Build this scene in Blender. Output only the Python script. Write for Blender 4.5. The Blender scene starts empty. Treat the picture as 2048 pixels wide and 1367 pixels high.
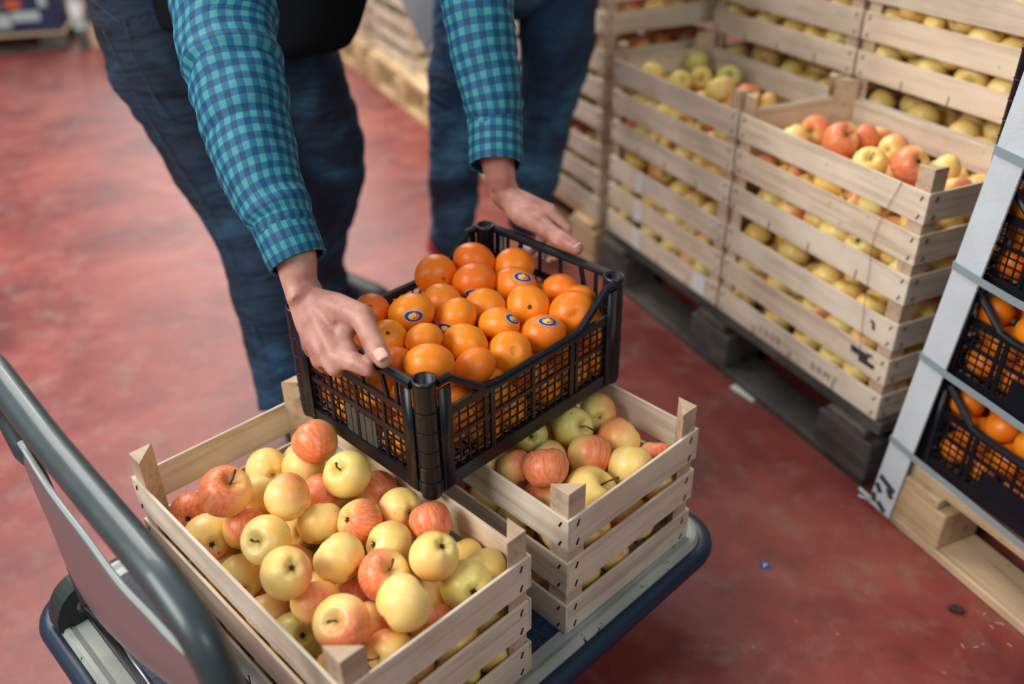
# Fruit warehouse: a man lifts a black crate of mandarins off wooden crates of apples on a platform cart.
import bpy, bmesh, math, random
from mathutils import Vector, Matrix, noise, Quaternion
PI = math.pi
sc = bpy.context.scene
COL = sc.collection
random.seed(11)

# ------------------------------------------------------------------ camera
cam_d = bpy.data.cameras.new('camera'); cam = bpy.data.objects.new('camera', cam_d); COL.objects.link(cam); sc.camera = cam
CR, CU, CF = Vector((0.999871, -0.008401, -0.013690)), Vector((0.016062, 0.522954, 0.852210)), Vector((0.000000, 0.852320, -0.523021))
M = Matrix((CR, CU, -CF)).transposed().to_4x4(); M.translation = Vector((0, 0, 1.19506)); cam.matrix_world = M
CAMP = Vector((0, 0, 1.19506))
cam_d.sensor_width = 36; cam_d.lens = 1795.699 / 2048 * 36; cam_d.clip_start = .02; cam_d.clip_end = 60
cam_d.dof.use_dof = True; cam_d.dof.focus_distance = 1.20; cam_d.dof.aperture_fstop = 1.8

# ------------------------------------------------------------------ materials
MATS = {}
def newmat(name):
    m = bpy.data.materials.new(name); m.use_nodes = True; MATS[name] = m
    nt = m.node_tree; b = nt.nodes['Principled BSDF']
    return m, nt, b
def N(nt, t, **kw):
    n = nt.nodes.new(t)
    for k, v in kw.items():
        if k in n.inputs: n.inputs[k].default_value = v
        else: setattr(n, k, v)
    return n
def ramp(nt, src, stops, interp='LINEAR'):
    r = nt.nodes.new('ShaderNodeValToRGB'); r.color_ramp.interpolation = interp
    e = r.color_ramp.elements
    while len(e) < len(stops): e.new(.5)
    for k, (p, c) in enumerate(stops):
        e[k].position = p; e[k].color = (*c, 1) if len(c) == 3 else c
    nt.links.new(src, r.inputs[0]); return r
def srgb(r, g, b):
    f = lambda c: (c/255/12.92) if c/255 <= .04045 else ((c/255+.055)/1.055)**2.4
    return (f(r), f(g), f(b))
def mixc(nt, fac, a, b, mode='MIX'):
    m = nt.nodes.new('ShaderNodeMix'); m.data_type = 'RGBA'; m.blend_type = mode; m.clamp_factor = True
    for i, v in ((0, fac), (6, a), (7, b)):
        if hasattr(v, 'is_output') or hasattr(v, 'links'): nt.links.new(v, m.inputs[i])
        elif i == 0: m.inputs[0].default_value = v
        else: m.inputs[i].default_value = (*v, 1)
    return m.outputs[2]
def math_(nt, op, a, b=None):
    m = nt.nodes.new('ShaderNodeMath'); m.operation = op
    for i, v in enumerate((a, b)):
        if v is None: continue
        if hasattr(v, 'links'): nt.links.new(v, m.inputs[i])
        else: m.inputs[i].default_value = v
    return m.outputs[0]
def plain(name, col, rough=.6, metal=0, spec=.5, bump=0, bscale=200, coat=0, nscale=6, var=0):
    m, nt, b = newmat(name)
    b.inputs['Base Color'].default_value = (*col, 1); b.inputs['Roughness'].default_value = rough
    b.inputs['Metallic'].default_value = metal; b.inputs['Specular IOR Level'].default_value = spec; b.inputs['Coat Weight'].default_value = coat
    tc = N(nt, 'ShaderNodeTexCoord')
    if var:
        n = N(nt, 'ShaderNodeTexNoise', Scale=nscale, Detail=4.); nt.links.new(tc.outputs['Object'], n.inputs['Vector'])
        r = ramp(nt, n.outputs[0], [(.3, tuple(c*(1-var) for c in col)), (.7, tuple(min(1, c*(1+var)) for c in col))])
        nt.links.new(r.outputs[0], b.inputs['Base Color'])
    if bump:
        n = N(nt, 'ShaderNodeTexNoise', Scale=bscale, Detail=3.); nt.links.new(tc.outputs['Object'], n.inputs['Vector'])
        bp = N(nt, 'ShaderNodeBump', Strength=bump, Distance=.002); nt.links.new(n.outputs[0], bp.inputs['Height']); nt.links.new(bp.outputs[0], b.inputs['Normal'])
    return m
def wood(name, light, dark, rough=.62, stain=0., sx=2.2):
    m, nt, b = newmat(name)
    tc = N(nt, 'ShaderNodeTexCoord'); oi = N(nt, 'ShaderNodeObjectInfo')
    add = N(nt, 'ShaderNodeVectorMath', operation='ADD'); nt.links.new(tc.outputs['Object'], add.inputs[0])
    sca = N(nt, 'ShaderNodeVectorMath', operation='SCALE'); nt.links.new(oi.outputs['Random'], sca.inputs['Scale']); sca.inputs[0].default_value = (7, 3, 5)
    nt.links.new(sca.outputs[0], add.inputs[1])
    mp = N(nt, 'ShaderNodeMapping'); mp.inputs['Scale'].default_value = (sx, 38, 38); nt.links.new(add.outputs[0], mp.inputs['Vector'])
    n = N(nt, 'ShaderNodeTexNoise', Scale=1.6, Detail=7., Roughness=.62, Distortion=.6); nt.links.new(mp.outputs[0], n.inputs['Vector'])
    r = ramp(nt, n.outputs[0], [(.28, dark), (.5, light), (.75, tuple(min(1, c*1.12) for c in light))])
    n2 = N(nt, 'ShaderNodeTexNoise', Scale=9., Detail=3.); nt.links.new(add.outputs[0], n2.inputs['Vector'])
    r2 = ramp(nt, n2.outputs[0], [(.3, (.80, .78, .76)), (.6, (1, 1, 1))])
    c = mixc(nt, 1., r.outputs[0], r2.outputs[0], 'MULTIPLY')
    rr = ramp(nt, oi.outputs['Random'], [(0, (.88, .85, .82)), (.5, (1, 1, 1)), (1, (1.0, .94, .87))])
    c = mixc(nt, 1., c, rr.outputs[0], 'MULTIPLY')
    v = N(nt, 'ShaderNodeTexVoronoi', Scale=16.); nt.links.new(add.outputs[0], v.inputs['Vector'])
    kn = ramp(nt, v.outputs['Distance'], [(.035, (1, 1, 1)), (.075, (0, 0, 0))])
    c = mixc(nt, math_(nt, 'MULTIPLY', kn.outputs[0], .45), c, tuple(x*.35 for x in dark))
    if stain:
        n3 = N(nt, 'ShaderNodeTexNoise', Scale=5., Detail=6., Roughness=.7); nt.links.new(add.outputs[0], n3.inputs['Vector'])
        r3 = ramp(nt, n3.outputs[0], [(.42, (0, 0, 0)), (.62, (1, 1, 1))])
        c = mixc(nt, math_(nt, 'MULTIPLY', r3.outputs[0], stain), c, srgb(38, 36, 36))
    nt.links.new(c, b.inputs['Base Color']); b.inputs['Roughness'].default_value = rough
    bp = N(nt, 'ShaderNodeBump', Strength=.35, Distance=.0012); nt.links.new(n.outputs[0], bp.inputs['Height']); nt.links.new(bp.outputs[0], b.inputs['Normal'])
    return m
wood('poplar', srgb(226, 213, 196), srgb(194, 174, 152))
wood('poplar_post', srgb(206, 182, 156), srgb(164, 136, 112))
wood('new_pallet_wood', srgb(206, 182, 150), srgb(170, 142, 110), stain=.12)
wood('old_pallet_wood', srgb(92, 88, 84), srgb(52, 50, 50), stain=.75)
wood('tan_wood', srgb(214, 186, 146), srgb(182, 148, 108))
plain('staple_metal', srgb(60, 62, 70), .45, .7)
plain('black_plastic', srgb(9, 18, 29), .36, bump=.12, bscale=900)
plain('dark_label', srgb(74, 74, 66), .5)
plain('paint_grey', srgb(158, 166, 162), .42, .0, bump=.2, bscale=60, var=.12, nscale=14)
plain('bumper_blue', srgb(14, 38, 62), .42, bump=.1)
plain('handle_grey', srgb(60, 72, 76), .44, .35, coat=.2, var=.10, nscale=30)
plain('steel', srgb(150, 156, 160), .28, 1., var=.2, nscale=60)
plain('satin_steel', srgb(142, 128, 134), .34, .6)
plain('bracket_green', srgb(36, 46, 48), .5, .2)
plain('rubber_black', srgb(20, 20, 22), .7)
plain('card_white', srgb(196, 206, 214), .75, bump=.3, bscale=120, var=.06, nscale=20)
plain('strap_grey', srgb(136, 152, 160), .4)
plain('twine', srgb(120, 96, 76), .8)
plain('paper_white', srgb(214, 218, 214), .8)
plain('label_blue', srgb(30, 70, 160), .35)
plain('label_navy', srgb(18, 40, 92), .3)
plain('label_yellow', srgb(250, 200, 70), .35)
plain('label_orange', srgb(240, 120, 40), .35)
plain('label_white', srgb(225, 228, 232), .4)
plain('dirt', srgb(58, 44, 36), .95, bump=.8, bscale=90)
plain('ink', srgb(120, 112, 106), .9)
plain('ink_dark', srgb(52, 56, 64), .9)
plain('tape_film', srgb(226, 228, 232), .3)
plain('stem_brown', srgb(74, 54, 32), .85)
plain('calyx_dark', srgb(44, 42, 28), .9)
plain('nail', srgb(226, 172, 158), .35)
plain('hair', srgb(48, 36, 28), .6)
plain('shoe_dark', srgb(26, 30, 38), .5)
plain('shoe_red', srgb(168, 34, 40), .5)
plain('sole_pale', srgb(190, 190, 186), .6)
plain('apron_black', srgb(9, 13, 18), .95, spec=.15, bump=.25, bscale=500)
plain('shirt_dark', srgb(40, 52, 70), .85)
plain('clip_grey', srgb(142, 154, 162), .4)
plain('clip_edge', srgb(58, 54, 62), .5)
plain('box_navy', srgb(28, 36, 74), .6, var=.25, nscale=9)
plain('box_teal', srgb(18, 44, 54), .6, var=.2, nscale=9)
plain('print_green', srgb(70, 140, 118), .6)
plain('print_pale', srgb(170, 186, 184), .6)
plain('print_orange', srgb(200, 92, 30), .6)
plain('wall_paint', srgb(176, 182, 184), .8, var=.05)
plain('leaf_green', srgb(86, 138, 62), .7, var=.3, nscale=30)
plain('seam', srgb(44, 70, 92), .8)
plain('trim_highlight', srgb(150, 162, 162), .35)

def skin_mat():
    m, nt, b = newmat('skin')
    tc = N(nt, 'ShaderNodeTexCoord')
    n = N(nt, 'ShaderNodeTexNoise', Scale=28., Detail=4.); nt.links.new(tc.outputs['Object'], n.inputs['Vector'])
    r = ramp(nt, n.outputs[0], [(.3, srgb(160, 104, 94)), (.52, srgb(188, 136, 122)), (.72, srgb(202, 156, 140))])
    nt.links.new(r.outputs[0], b.inputs['Base Color']); b.inputs['Roughness'].default_value = .48
    b.inputs['Subsurface Weight'].default_value = .12; b.inputs['Subsurface Radius'].default_value = (.012, .004, .002)
    n2 = N(nt, 'ShaderNodeTexNoise', Scale=260., Detail=4.); nt.links.new(tc.outputs['Object'], n2.inputs['Vector'])
    bp = N(nt, 'ShaderNodeBump', Strength=.35, Distance=.0012); nt.links.new(n2.outputs[0], bp.inputs['Height']); nt.links.new(bp.outputs[0], b.inputs['Normal'])
skin_mat()
def denim(name, base, light, dark):
    m, nt, b = newmat(name)
    tc = N(nt, 'ShaderNodeTexCoord')
    n = N(nt, 'ShaderNodeTexNoise', Scale=5.5, Detail=6., Roughness=.6, Distortion=.5); nt.links.new(tc.outputs['Object'], n.inputs['Vector'])
    r = ramp(nt, n.outputs[0], [(.34, dark), (.5, base), (.68, light)])
    w = N(nt, 'ShaderNodeTexNoise', Scale=420., Detail=2.); nt.links.new(tc.outputs['Object'], w.inputs['Vector'])
    rw = ramp(nt, w.outputs[0], [(.35, (.72, .74, .78)), (.65, (1, 1, 1))])
    nt.links.new(mixc(nt, 1., r.outputs[0], rw.outputs[0], 'MULTIPLY'), b.inputs['Base Color']); b.inputs['Roughness'].default_value = .86
    mp = N(nt, 'ShaderNodeMapping'); mp.inputs['Scale'].default_value = (7, 7, 26); nt.links.new(tc.outputs['Object'], mp.inputs['Vector'])
    n2 = N(nt, 'ShaderNodeTexNoise', Scale=1., Detail=4., Distortion=1.2); nt.links.new(mp.outputs[0], n2.inputs['Vector'])
    bp = N(nt, 'ShaderNodeBump', Strength=1., Distance=.018); nt.links.new(n2.outputs[0], bp.inputs['Height']); nt.links.new(bp.outputs[0], b.inputs['Normal'])
denim('denim_dark', srgb(12, 42, 68), srgb(40, 92, 128), srgb(4, 18, 36))
denim('denim_blue', srgb(22, 64, 98), srgb(70, 128, 164), srgb(8, 32, 58))
def gingham():
    m, nt, b = newmat('gingham')
    uv = N(nt, 'ShaderNodeUVMap'); sp = N(nt, 'ShaderNodeSeparateXYZ'); nt.links.new(uv.outputs[0], sp.inputs[0])
    def stripe(o, period):
        x = math_(nt, 'FRACT', math_(nt, 'DIVIDE', o, period)); x = math_(nt, 'PINGPONG', x, .5)
        r = ramp(nt, x, [(.22, (0, 0, 0)), (.28, (1, 1, 1))]); return r.outputs[0]
    a = stripe(sp.outputs[0], .0205); c = stripe(sp.outputs[1], .0225)
    s = math_(nt, 'ADD', math_(nt, 'MULTIPLY', a, .5), math_(nt, 'MULTIPLY', c, .5))
    r = ramp(nt, s, [(0, srgb(58, 144, 146)), (.5, srgb(0, 96, 134)), (1, srgb(0, 58, 98))])
    tc = N(nt, 'ShaderNodeTexCoord')
    w = N(nt, 'ShaderNodeTexNoise', Scale=700., Detail=2.); nt.links.new(tc.outputs['Object'], w.inputs['Vector'])
    rw = ramp(nt, w.outputs[0], [(.3, (.8, .82, .84)), (.7, (1, 1, 1))])
    nt.links.new(mixc(nt, 1., r.outputs[0], rw.outputs[0], 'MULTIPLY'), b.inputs['Base Color']); b.inputs['Roughness'].default_value = .72
    n2 = N(nt, 'ShaderNodeTexNoise', Scale=16., Detail=3., Distortion=1.); nt.links.new(tc.outputs['Object'], n2.inputs['Vector'])
    bp = N(nt, 'ShaderNodeBump', Strength=.5, Distance=.008); nt.links.new(n2.outputs[0], bp.inputs['Height']); nt.links.new(bp.outputs[0], b.inputs['Normal'])
gingham()
def apple_mat():
    m, nt, b = newmat('apple_skin')
    tc = N(nt, 'ShaderNodeTexCoord'); oi = N(nt, 'ShaderNodeObjectInfo')
    sc3 = N(nt, 'ShaderNodeSeparateColor'); nt.links.new(oi.outputs['Color'], sc3.inputs[0])
    sp = N(nt, 'ShaderNodeSeparateXYZ'); nt.links.new(tc.outputs['Object'], sp.inputs[0])
    off = N(nt, 'ShaderNodeVectorMath', operation='ADD'); nt.links.new(tc.outputs['Object'], off.inputs[0])
    s7 = N(nt, 'ShaderNodeVectorMath', operation='SCALE'); s7.inputs[0].default_value = (9, 4, 6); nt.links.new(oi.outputs['Random'], s7.inputs['Scale']); nt.links.new(s7.outputs[0], off.inputs[1])
    n = N(nt, 'ShaderNodeTexNoise', Scale=26., Detail=5., Roughness=.6); nt.links.new(off.outputs[0], n.inputs['Vector'])
    # streaks running pole to pole: noise over direction only
    mp = N(nt, 'ShaderNodeMapping'); mp.inputs['Scale'].default_value = (260, 260, 20); nt.links.new(off.outputs[0], mp.inputs['Vector'])
    ns = N(nt, 'ShaderNodeTexNoise', Scale=1., Detail=3.); nt.links.new(mp.outputs[0], ns.inputs['Vector'])
    # x/r in -1..1 : the mesh has radius .032
    bx = math_(nt, 'MULTIPLY', sp.outputs[0], 1/.032)
    q = math_(nt, 'ADD', bx, math_(nt, 'MULTIPLY', math_(nt, 'SUBTRACT', n.outputs[0], .5), 1.5))
    q = math_(nt, 'ADD', q, math_(nt, 'MULTIPLY', math_(nt, 'SUBTRACT', ns.outputs[0], .5), .5))
    q = math_(nt, 'ADD', q, math_(nt, 'MULTIPLY', sc3.outputs[0], 2.3))
    fac = ramp(nt, math_(nt, 'SUBTRACT', q, 1.0), [(0, (0, 0, 0)), (.45, (.35, .35, .35)), (1, (1, 1, 1))])
    yel = ramp(nt, n.outputs[0], [(.35, srgb(252, 204, 108)), (.65, srgb(255, 226, 150))])
    yel = mixc(nt, math_(nt, 'MULTIPLY', sc3.outputs[1], .8), yel.outputs[0], srgb(206, 208, 116))
    red = ramp(nt, ns.outputs[0], [(.3, srgb(224, 92, 62)), (.7, srgb(246, 150, 104))])
    c = mixc(nt, math_(nt, 'MULTIPLY', fac.outputs[0], .92), yel, red.outputs[0])
    # russet around the stem pit, green at the blossom end
    zt = math_(nt, 'MULTIPLY', sp.outputs[2], 1/.032)
    rr = math_(nt, 'SQRT', math_(nt, 'ADD', math_(nt, 'MULTIPLY', sp.outputs[0], sp.outputs[0]), math_(nt, 'MULTIPLY', sp.outputs[1], sp.outputs[1])))
    pit = ramp(nt, math_(nt, 'MULTIPLY', rr, 1/.032), [(.06, (1, 1, 1)), (.42, (0, 0, 0))])
    c = mixc(nt, math_(nt, 'MULTIPLY', pit.outputs[0], .5), c, srgb(156, 140, 66))
    # lenticels and blemishes
    v = N(nt, 'ShaderNodeTexVoronoi', Scale=150.); nt.links.new(off.outputs[0], v.inputs['Vector'])
    d = ramp(nt, v.outputs['Distance'], [(.06, (1, 1, 1)), (.14, (0, 0, 0))])
    c = mixc(nt, math_(nt, 'MULTIPLY', d.outputs[0], .28), c, srgb(150, 110, 60))
    v2 = N(nt, 'ShaderNodeTexVoronoi', Scale=46.); nt.links.new(off.outputs[0], v2.inputs['Vector'])
    d2 = ramp(nt, v2.outputs['Distance'], [(.05, (1, 1, 1)), (.11, (0, 0, 0))])
    c = mixc(nt, math_(nt, 'MULTIPLY', d2.outputs[0], math_(nt, 'ADD', math_(nt, 'MULTIPLY', sc3.outputs[2], .85), .12)), c, srgb(84, 58, 34))
    nt.links.new(c, b.inputs['Base Color']); b.inputs['Roughness'].default_value = .36
    b.inputs['Subsurface Weight'].default_value = .06; b.inputs['Subsurface Radius'].default_value = (.01, .006, .003)
    bp = N(nt, 'ShaderNodeBump', Strength=.08, Distance=.002); nt.links.new(n.outputs[0], bp.inputs['Height']); nt.links.new(bp.outputs[0], b.inputs['Normal'])
apple_mat()
def mandarin_mat():
    m, nt, b = newmat('mandarin_peel')
    tc = N(nt, 'ShaderNodeTexCoord'); oi = N(nt, 'ShaderNodeObjectInfo')
    sc3 = N(nt, 'ShaderNodeSeparateColor'); nt.links.new(oi.outputs['Color'], sc3.inputs[0])
    n = N(nt, 'ShaderNodeTexNoise', Scale=30., Detail=3.); nt.links.new(tc.outputs['Object'], n.inputs['Vector'])
    c = mixc(nt, n.outputs[0], srgb(252, 156, 32), srgb(243, 138, 22))
    c = mixc(nt, sc3.outputs[0], c, srgb(234, 104, 22))
    nt.links.new(c, b.inputs['Base Color']); b.inputs['Roughness'].default_value = .34
    v = N(nt, 'ShaderNodeTexVoronoi', Scale=620.); nt.links.new(tc.outputs['Object'], v.inputs['Vector'])
    bp = N(nt, 'ShaderNodeBump', Strength=.35, Distance=.0006); nt.links.new(v.outputs['Distance'], bp.inputs['Height']); nt.links.new(bp.outputs[0], b.inputs['Normal'])
    b.inputs['Subsurface Weight'].default_value = .08; b.inputs['Subsurface Radius'].default_value = (.01, .004, .001)
mandarin_mat()
def floor_mat():
    m, nt, b = newmat('floor_epoxy')
    tc = N(nt, 'ShaderNodeTexCoord')
    n = N(nt, 'ShaderNodeTexNoise', Scale=2.6, Detail=9., Roughness=.62, Distortion=.5); nt.links.new(tc.outputs['Object'], n.inputs['Vector'])
    r = ramp(nt, n.outputs[0], [(.30, srgb(84, 36, 38)), (.48, srgb(122, 53, 49)), (.66, srgb(146, 72, 62))])
    n2 = N(nt, 'ShaderNodeTexNoise', Scale=11., Detail=7., Roughness=.7); nt.links.new(tc.outputs['Object'], n2.inputs['Vector'])
    r2 = ramp(nt, n2.outputs[0], [(.50, (0, 0, 0)), (.72, (1, 1, 1))])
    c = mixc(nt, math_(nt, 'MULTIPLY', r2.outputs[0], .50), r.outputs[0], srgb(142, 112, 102))
    n3 = N(nt, 'ShaderNodeTexNoise', Scale=6.5, Detail=8., Roughness=.75, Distortion=.8); mp = N(nt, 'ShaderNodeMapping'); mp.inputs['Location'].default_value = (3, 8, 1); nt.links.new(tc.outputs['Object'], mp.inputs['Vector']); nt.links.new(mp.outputs[0], n3.inputs['Vector'])
    r3 = ramp(nt, n3.outputs[0], [(.52, (0, 0, 0)), (.78, (1, 1, 1))])
    c = mixc(nt, math_(nt, 'MULTIPLY', r3.outputs[0], .6), c, srgb(66, 38, 42))
    v = N(nt, 'ShaderNodeTexVoronoi', Scale=17.); nt.links.new(tc.outputs['Object'], v.inputs['Vector'])
    d = ramp(nt, v.outputs['Distance'], [(.035, (1, 1, 1)), (.06, (0, 0, 0))])
    c = mixc(nt, math_(nt, 'MULTIPLY', d.outputs[0], .5), c, srgb(150, 132, 124))
    nt.links.new(c, b.inputs['Base Color'])
    rg = ramp(nt, n2.outputs[0], [(.3, (.34, .34, .34)), (.7, (.54, .54, .54))]); nt.links.new(rg.outputs[0], b.inputs['Roughness'])
    bp = N(nt, 'ShaderNodeBump', Strength=.12, Distance=.004); nt.links.new(n.outputs[0], bp.inputs['Height']); nt.links.new(bp.outputs[0], b.inputs['Normal'])
floor_mat()
def mat_rubber():
    m, nt, b = newmat('mat_blue')
    tc = N(nt, 'ShaderNodeTexCoord')
    w = N(nt, 'ShaderNodeTexVoronoi', Scale=150.); nt.links.new(tc.outputs['Object'], w.inputs['Vector'])
    r = ramp(nt, w.outputs['Distance'], [(.2, srgb(24, 54, 84)), (.6, srgb(14, 34, 58))]); nt.links.new(r.outputs[0], b.inputs['Base Color'])
    bp = N(nt, 'ShaderNodeBump', Strength=.5, Distance=.002); nt.links.new(w.outputs['Distance'], bp.inputs['Height']); nt.links.new(bp.outputs[0], b.inputs['Normal'])
    b.inputs['Roughness'].default_value = .55
mat_rubber()
def chipped():
    m, nt, b = newmat('chipped_paint')
    tc = N(nt, 'ShaderNodeTexCoord')
    n = N(nt, 'ShaderNodeTexNoise', Scale=45., Detail=8., Roughness=.7); nt.links.new(tc.outputs['Object'], n.inputs['Vector'])
    n2 = N(nt, 'ShaderNodeTexNoise', Scale=7., Detail=3.); nt.links.new(tc.outputs['Object'], n2.inputs['Vector'])
    r = ramp(nt, n2.outputs[0], [(.3, srgb(132, 138, 130)), (.7, srgb(176, 182, 176))])
    s = math_(nt, 'ADD', n.outputs[0], math_(nt, 'MULTIPLY', n2.outputs[0], .35))
    ch = ramp(nt, s, [(.795, (0, 0, 0)), (.82, (1, 1, 1))])
    nt.links.new(mixc(nt, ch.outputs[0], r.outputs[0], srgb(46, 42, 38)), b.inputs['Base Color']); b.inputs['Roughness'].default_value = .42
chipped()

# ------------------------------------------------------------------ mesh helpers
class MB:
    def __init__(s): s.v, s.f, s.m, s.uv = [], [], [], {}
    def add(s, vs, fs, mi=0, mat=None):
        o = len(s.v)
        s.v += [tuple(mat @ Vector(p)) if mat else tuple(p) for p in vs]
        s.f += [tuple(i+o for i in f) for f in fs]; s.m += [mi]*len(fs); return o
    def box(s, x0, x1, y0, y1, z0, z1, mi=0, mat=None):
        vs = [(x, y, z) for z in (z0, z1) for y in (y0, y1) for x in (x0, x1)]
        s.add(vs, [(0, 2, 3, 1), (4, 5, 7, 6), (0, 1, 5, 4), (2, 6, 7, 3), (0, 4, 6, 2), (1, 3, 7, 5)], mi, mat)
    def prism(s, poly, z0, z1, mi=0, mat=None):
        n = len(poly); vs = [(x, y, z0) for x, y in poly]+[(x, y, z1) for x, y in poly]
        s.add(vs, [tuple(range(n))[::-1], tuple(range(n, 2*n))]+[(i, (i+1) % n, n+(i+1) % n, n+i) for i in range(n)], mi, mat)
    def tube(s, pts, r, seg=10, mi=0, closed=False, cap=True):
        pts = [Vector(p) for p in pts]; n = len(pts)
        if not hasattr(r, '__len__'): r = [r]*n
        t0 = (pts[1]-pts[0]).normalized(); up = Vector((0, 0, 1)) if abs(t0.z) < .9 else Vector((1, 0, 0))
        a = t0.cross(up).normalized(); vs = []
        for i, p in enumerate(pts):
            if closed: t = (pts[(i+1) % n]-pts[i-1]).normalized()
            else: t = (pts[min(i+1, n-1)]-pts[max(i-1, 0)]).normalized()
            a = (a-t*a.dot(t)).normalized(); b = t.cross(a)
            for k in range(seg):
                w = 2*PI*k/seg; vs.append(p+(a*math.cos(w)+b*math.sin(w))*r[i])
        fs = []
        for i in range(n if closed else n-1):
            for k in range(seg):
                j = (i+1) % n; fs.append((i*seg+k, i*seg+(k+1) % seg, j*seg+(k+1) % seg, j*seg+k))
        if cap and not closed: fs += [tuple(range(seg))[::-1], tuple((n-1)*seg+k for k in range(seg))]
        s.add(vs, fs, mi)
    def bar(s, p, q, w, h, mi=0, up=(0, 0, 1)):   # box beam between two points
        p, q = Vector(p), Vector(q); t = (q-p).normalized(); a = t.cross(Vector(up)).normalized(); b = a.cross(t)
        vs = [e+a*x*w/2+b*y*h/2 for e in (p, q) for x, y in ((-1, -1), (1, -1), (1, 1), (-1, 1))]
        s.add(vs, [(0, 1, 2, 3), (7, 6, 5, 4), (0, 4, 5, 1), (1, 5, 6, 2), (2, 6, 7, 3), (3, 7, 4, 0)], mi)
    def sphere(s, c, r, seg=16, rings=10, mi=0, sc3=(1, 1, 1), mat=None):
        vs = [(c[0], c[1], c[2]-r*sc3[2])]
        for i in range(1, rings):
            a = -PI/2+PI*i/rings
            for k in range(seg):
                w = 2*PI*k/seg; vs.append((c[0]+r*sc3[0]*math.cos(a)*math.cos(w), c[1]+r*sc3[1]*math.cos(a)*math.sin(w), c[2]+r*sc3[2]*math.sin(a)))
        vs.append((c[0], c[1], c[2]+r*sc3[2])); T = len(vs)-1
        fs = [(0, 1+(k+1) % seg, 1+k) for k in range(seg)]
        for i in range(rings-2):
            for k in range(seg): fs.append((1+i*seg+k, 1+i*seg+(k+1) % seg, 1+(i+1)*seg+(k+1) % seg, 1+(i+1)*seg+k))
        fs += [(T, 1+(rings-2)*seg+k, 1+(rings-2)*seg+(k+1) % seg) for k in range(seg)]
        s.add(vs, fs, mi, mat)
    def mesh(s, name, mats, smooth=False, bevel=0):
        me = bpy.data.meshes.new(name); me.from_pydata(s.v, [], s.f); me.validate()
        for m in mats if isinstance(mats, (list, tuple)) else [mats]: me.materials.append(MATS[m])
        for p, mi in zip(me.polygons, s.m): p.material_index = mi; p.use_smooth = smooth
        if bevel:
            bm = bmesh.new(); bm.from_mesh(me); bmesh.ops.bevel(bm, geom=list(bm.edges), offset=bevel, segments=1, affect='EDGES', clamp_overlap=True); bm.to_mesh(me); bm.free()
        return me
    def obj(s, name, mats, parent=None, smooth=False, bevel=0, **kw):
        return mk(name, s.mesh(name, mats, smooth, bevel), parent, **kw)
def mk(name, me, parent=None, loc=None, rot=None):
    o = bpy.data.objects.new(name, me); COL.objects.link(o)
    if parent: o.parent = parent
    if loc is not None: o.location = loc
    if rot is not None: o.rotation_euler = rot
    return o
def tag(o, label=None, cat=None, group=None, kind=None):
    for k, v in (('label', label), ('category', cat), ('group', group), ('kind', kind)):
        if v: o[k] = v
        elif k in o: del o[k]
    return o
def empty(name, loc, rz=0, **kw):
    o = bpy.data.objects.new(name, None); COL.objects.link(o); o.location = loc; o.rotation_euler = (0, 0, rz); o.empty_display_size = .05
    return tag(o, **kw)
def copy_tree(o, parent=None):
    c = o.copy(); COL.objects.link(c); c.parent = parent
    for ch in KIDS.get(o.name, []): copy_tree(ch, c)
    return c
KIDS = {}
def snapshot(o):
    KIDS[o.name] = list(o.children)
    for c in o.children: snapshot(c)
def smooth_path(P, n):
    P = [Vector(p) for p in P]; out = []
    Q = [2*P[0]-P[1]]+P+[2*P[-1]-P[-2]]
    for i in range(len(P)-1):
        a, b, c, d = Q[i:i+4]
        for k in range(n):
            t = k/n; out.append(.5*((2*b)+(c-a)*t+(2*a-5*b+4*c-d)*t*t+(3*b-a-3*c+d)*t**3))
    out.append(P[-1]); return out
def loft(mb, ctrl, seg=28, n=8, wr=0, wf=20., folds=(), uv=None, cap=True, ref=(0, 1, 0), zf=1.0, mi=0):
    # ctrl: (x,y,z, ra, rb) ; a-axis follows ref
    pts = smooth_path([c[:3] for c in ctrl], n); rad = smooth_path([(c[3], c[4], 0) for c in ctrl], n)
    N_ = len(pts); vs = []; L = 0; rows = []
    for i, p in enumerate(pts):
        t = (pts[min(i+1, N_-1)]-pts[max(i-1, 0)]).normalized(); a = Vector(ref); a = (a-t*a.dot(t)).normalized(); b = t.cross(a)
        if i: L += (p-pts[i-1]).length
        fr = i/(N_-1); fold = 0
        for k in range(seg):
            w = 2*PI*k/seg; d = a*math.cos(w)*rad[i].x+b*math.sin(w)*rad[i].y; q = p+d
            s_ = 1
            if wr:
                s_ += wr*noise.noise(Vector((q.x*wf, q.y*wf, q.z*wf*zf)))+.5*wr*noise.noise(Vector((q.x*wf*2.3, q.y*wf*2.3, q.z*wf*2.3*zf+7)))
            for (fc, fw, fa, ph, tilt) in folds:
                u_ = (fr-fc-tilt*math.cos(w-ph))/fw; s_ += fa*math.exp(-u_*u_)*(.6+.4*math.cos(w-ph))
            vs.append(p+d*s_)
        rows.append(L)
    fs = [(i*seg+k, i*seg+(k+1) % seg, (i+1)*seg+(k+1) % seg, (i+1)*seg+k) for i in range(N_-1) for k in range(seg)]
    o = mb.add(vs, fs, mi)
    if cap: mb.f += [tuple(o+k for k in range(seg))[::-1], tuple(o+(N_-1)*seg+k for k in range(seg))]; mb.m += [mi, mi]
    mb.rows = (o, seg, rows, rad)
    return pts
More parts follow.
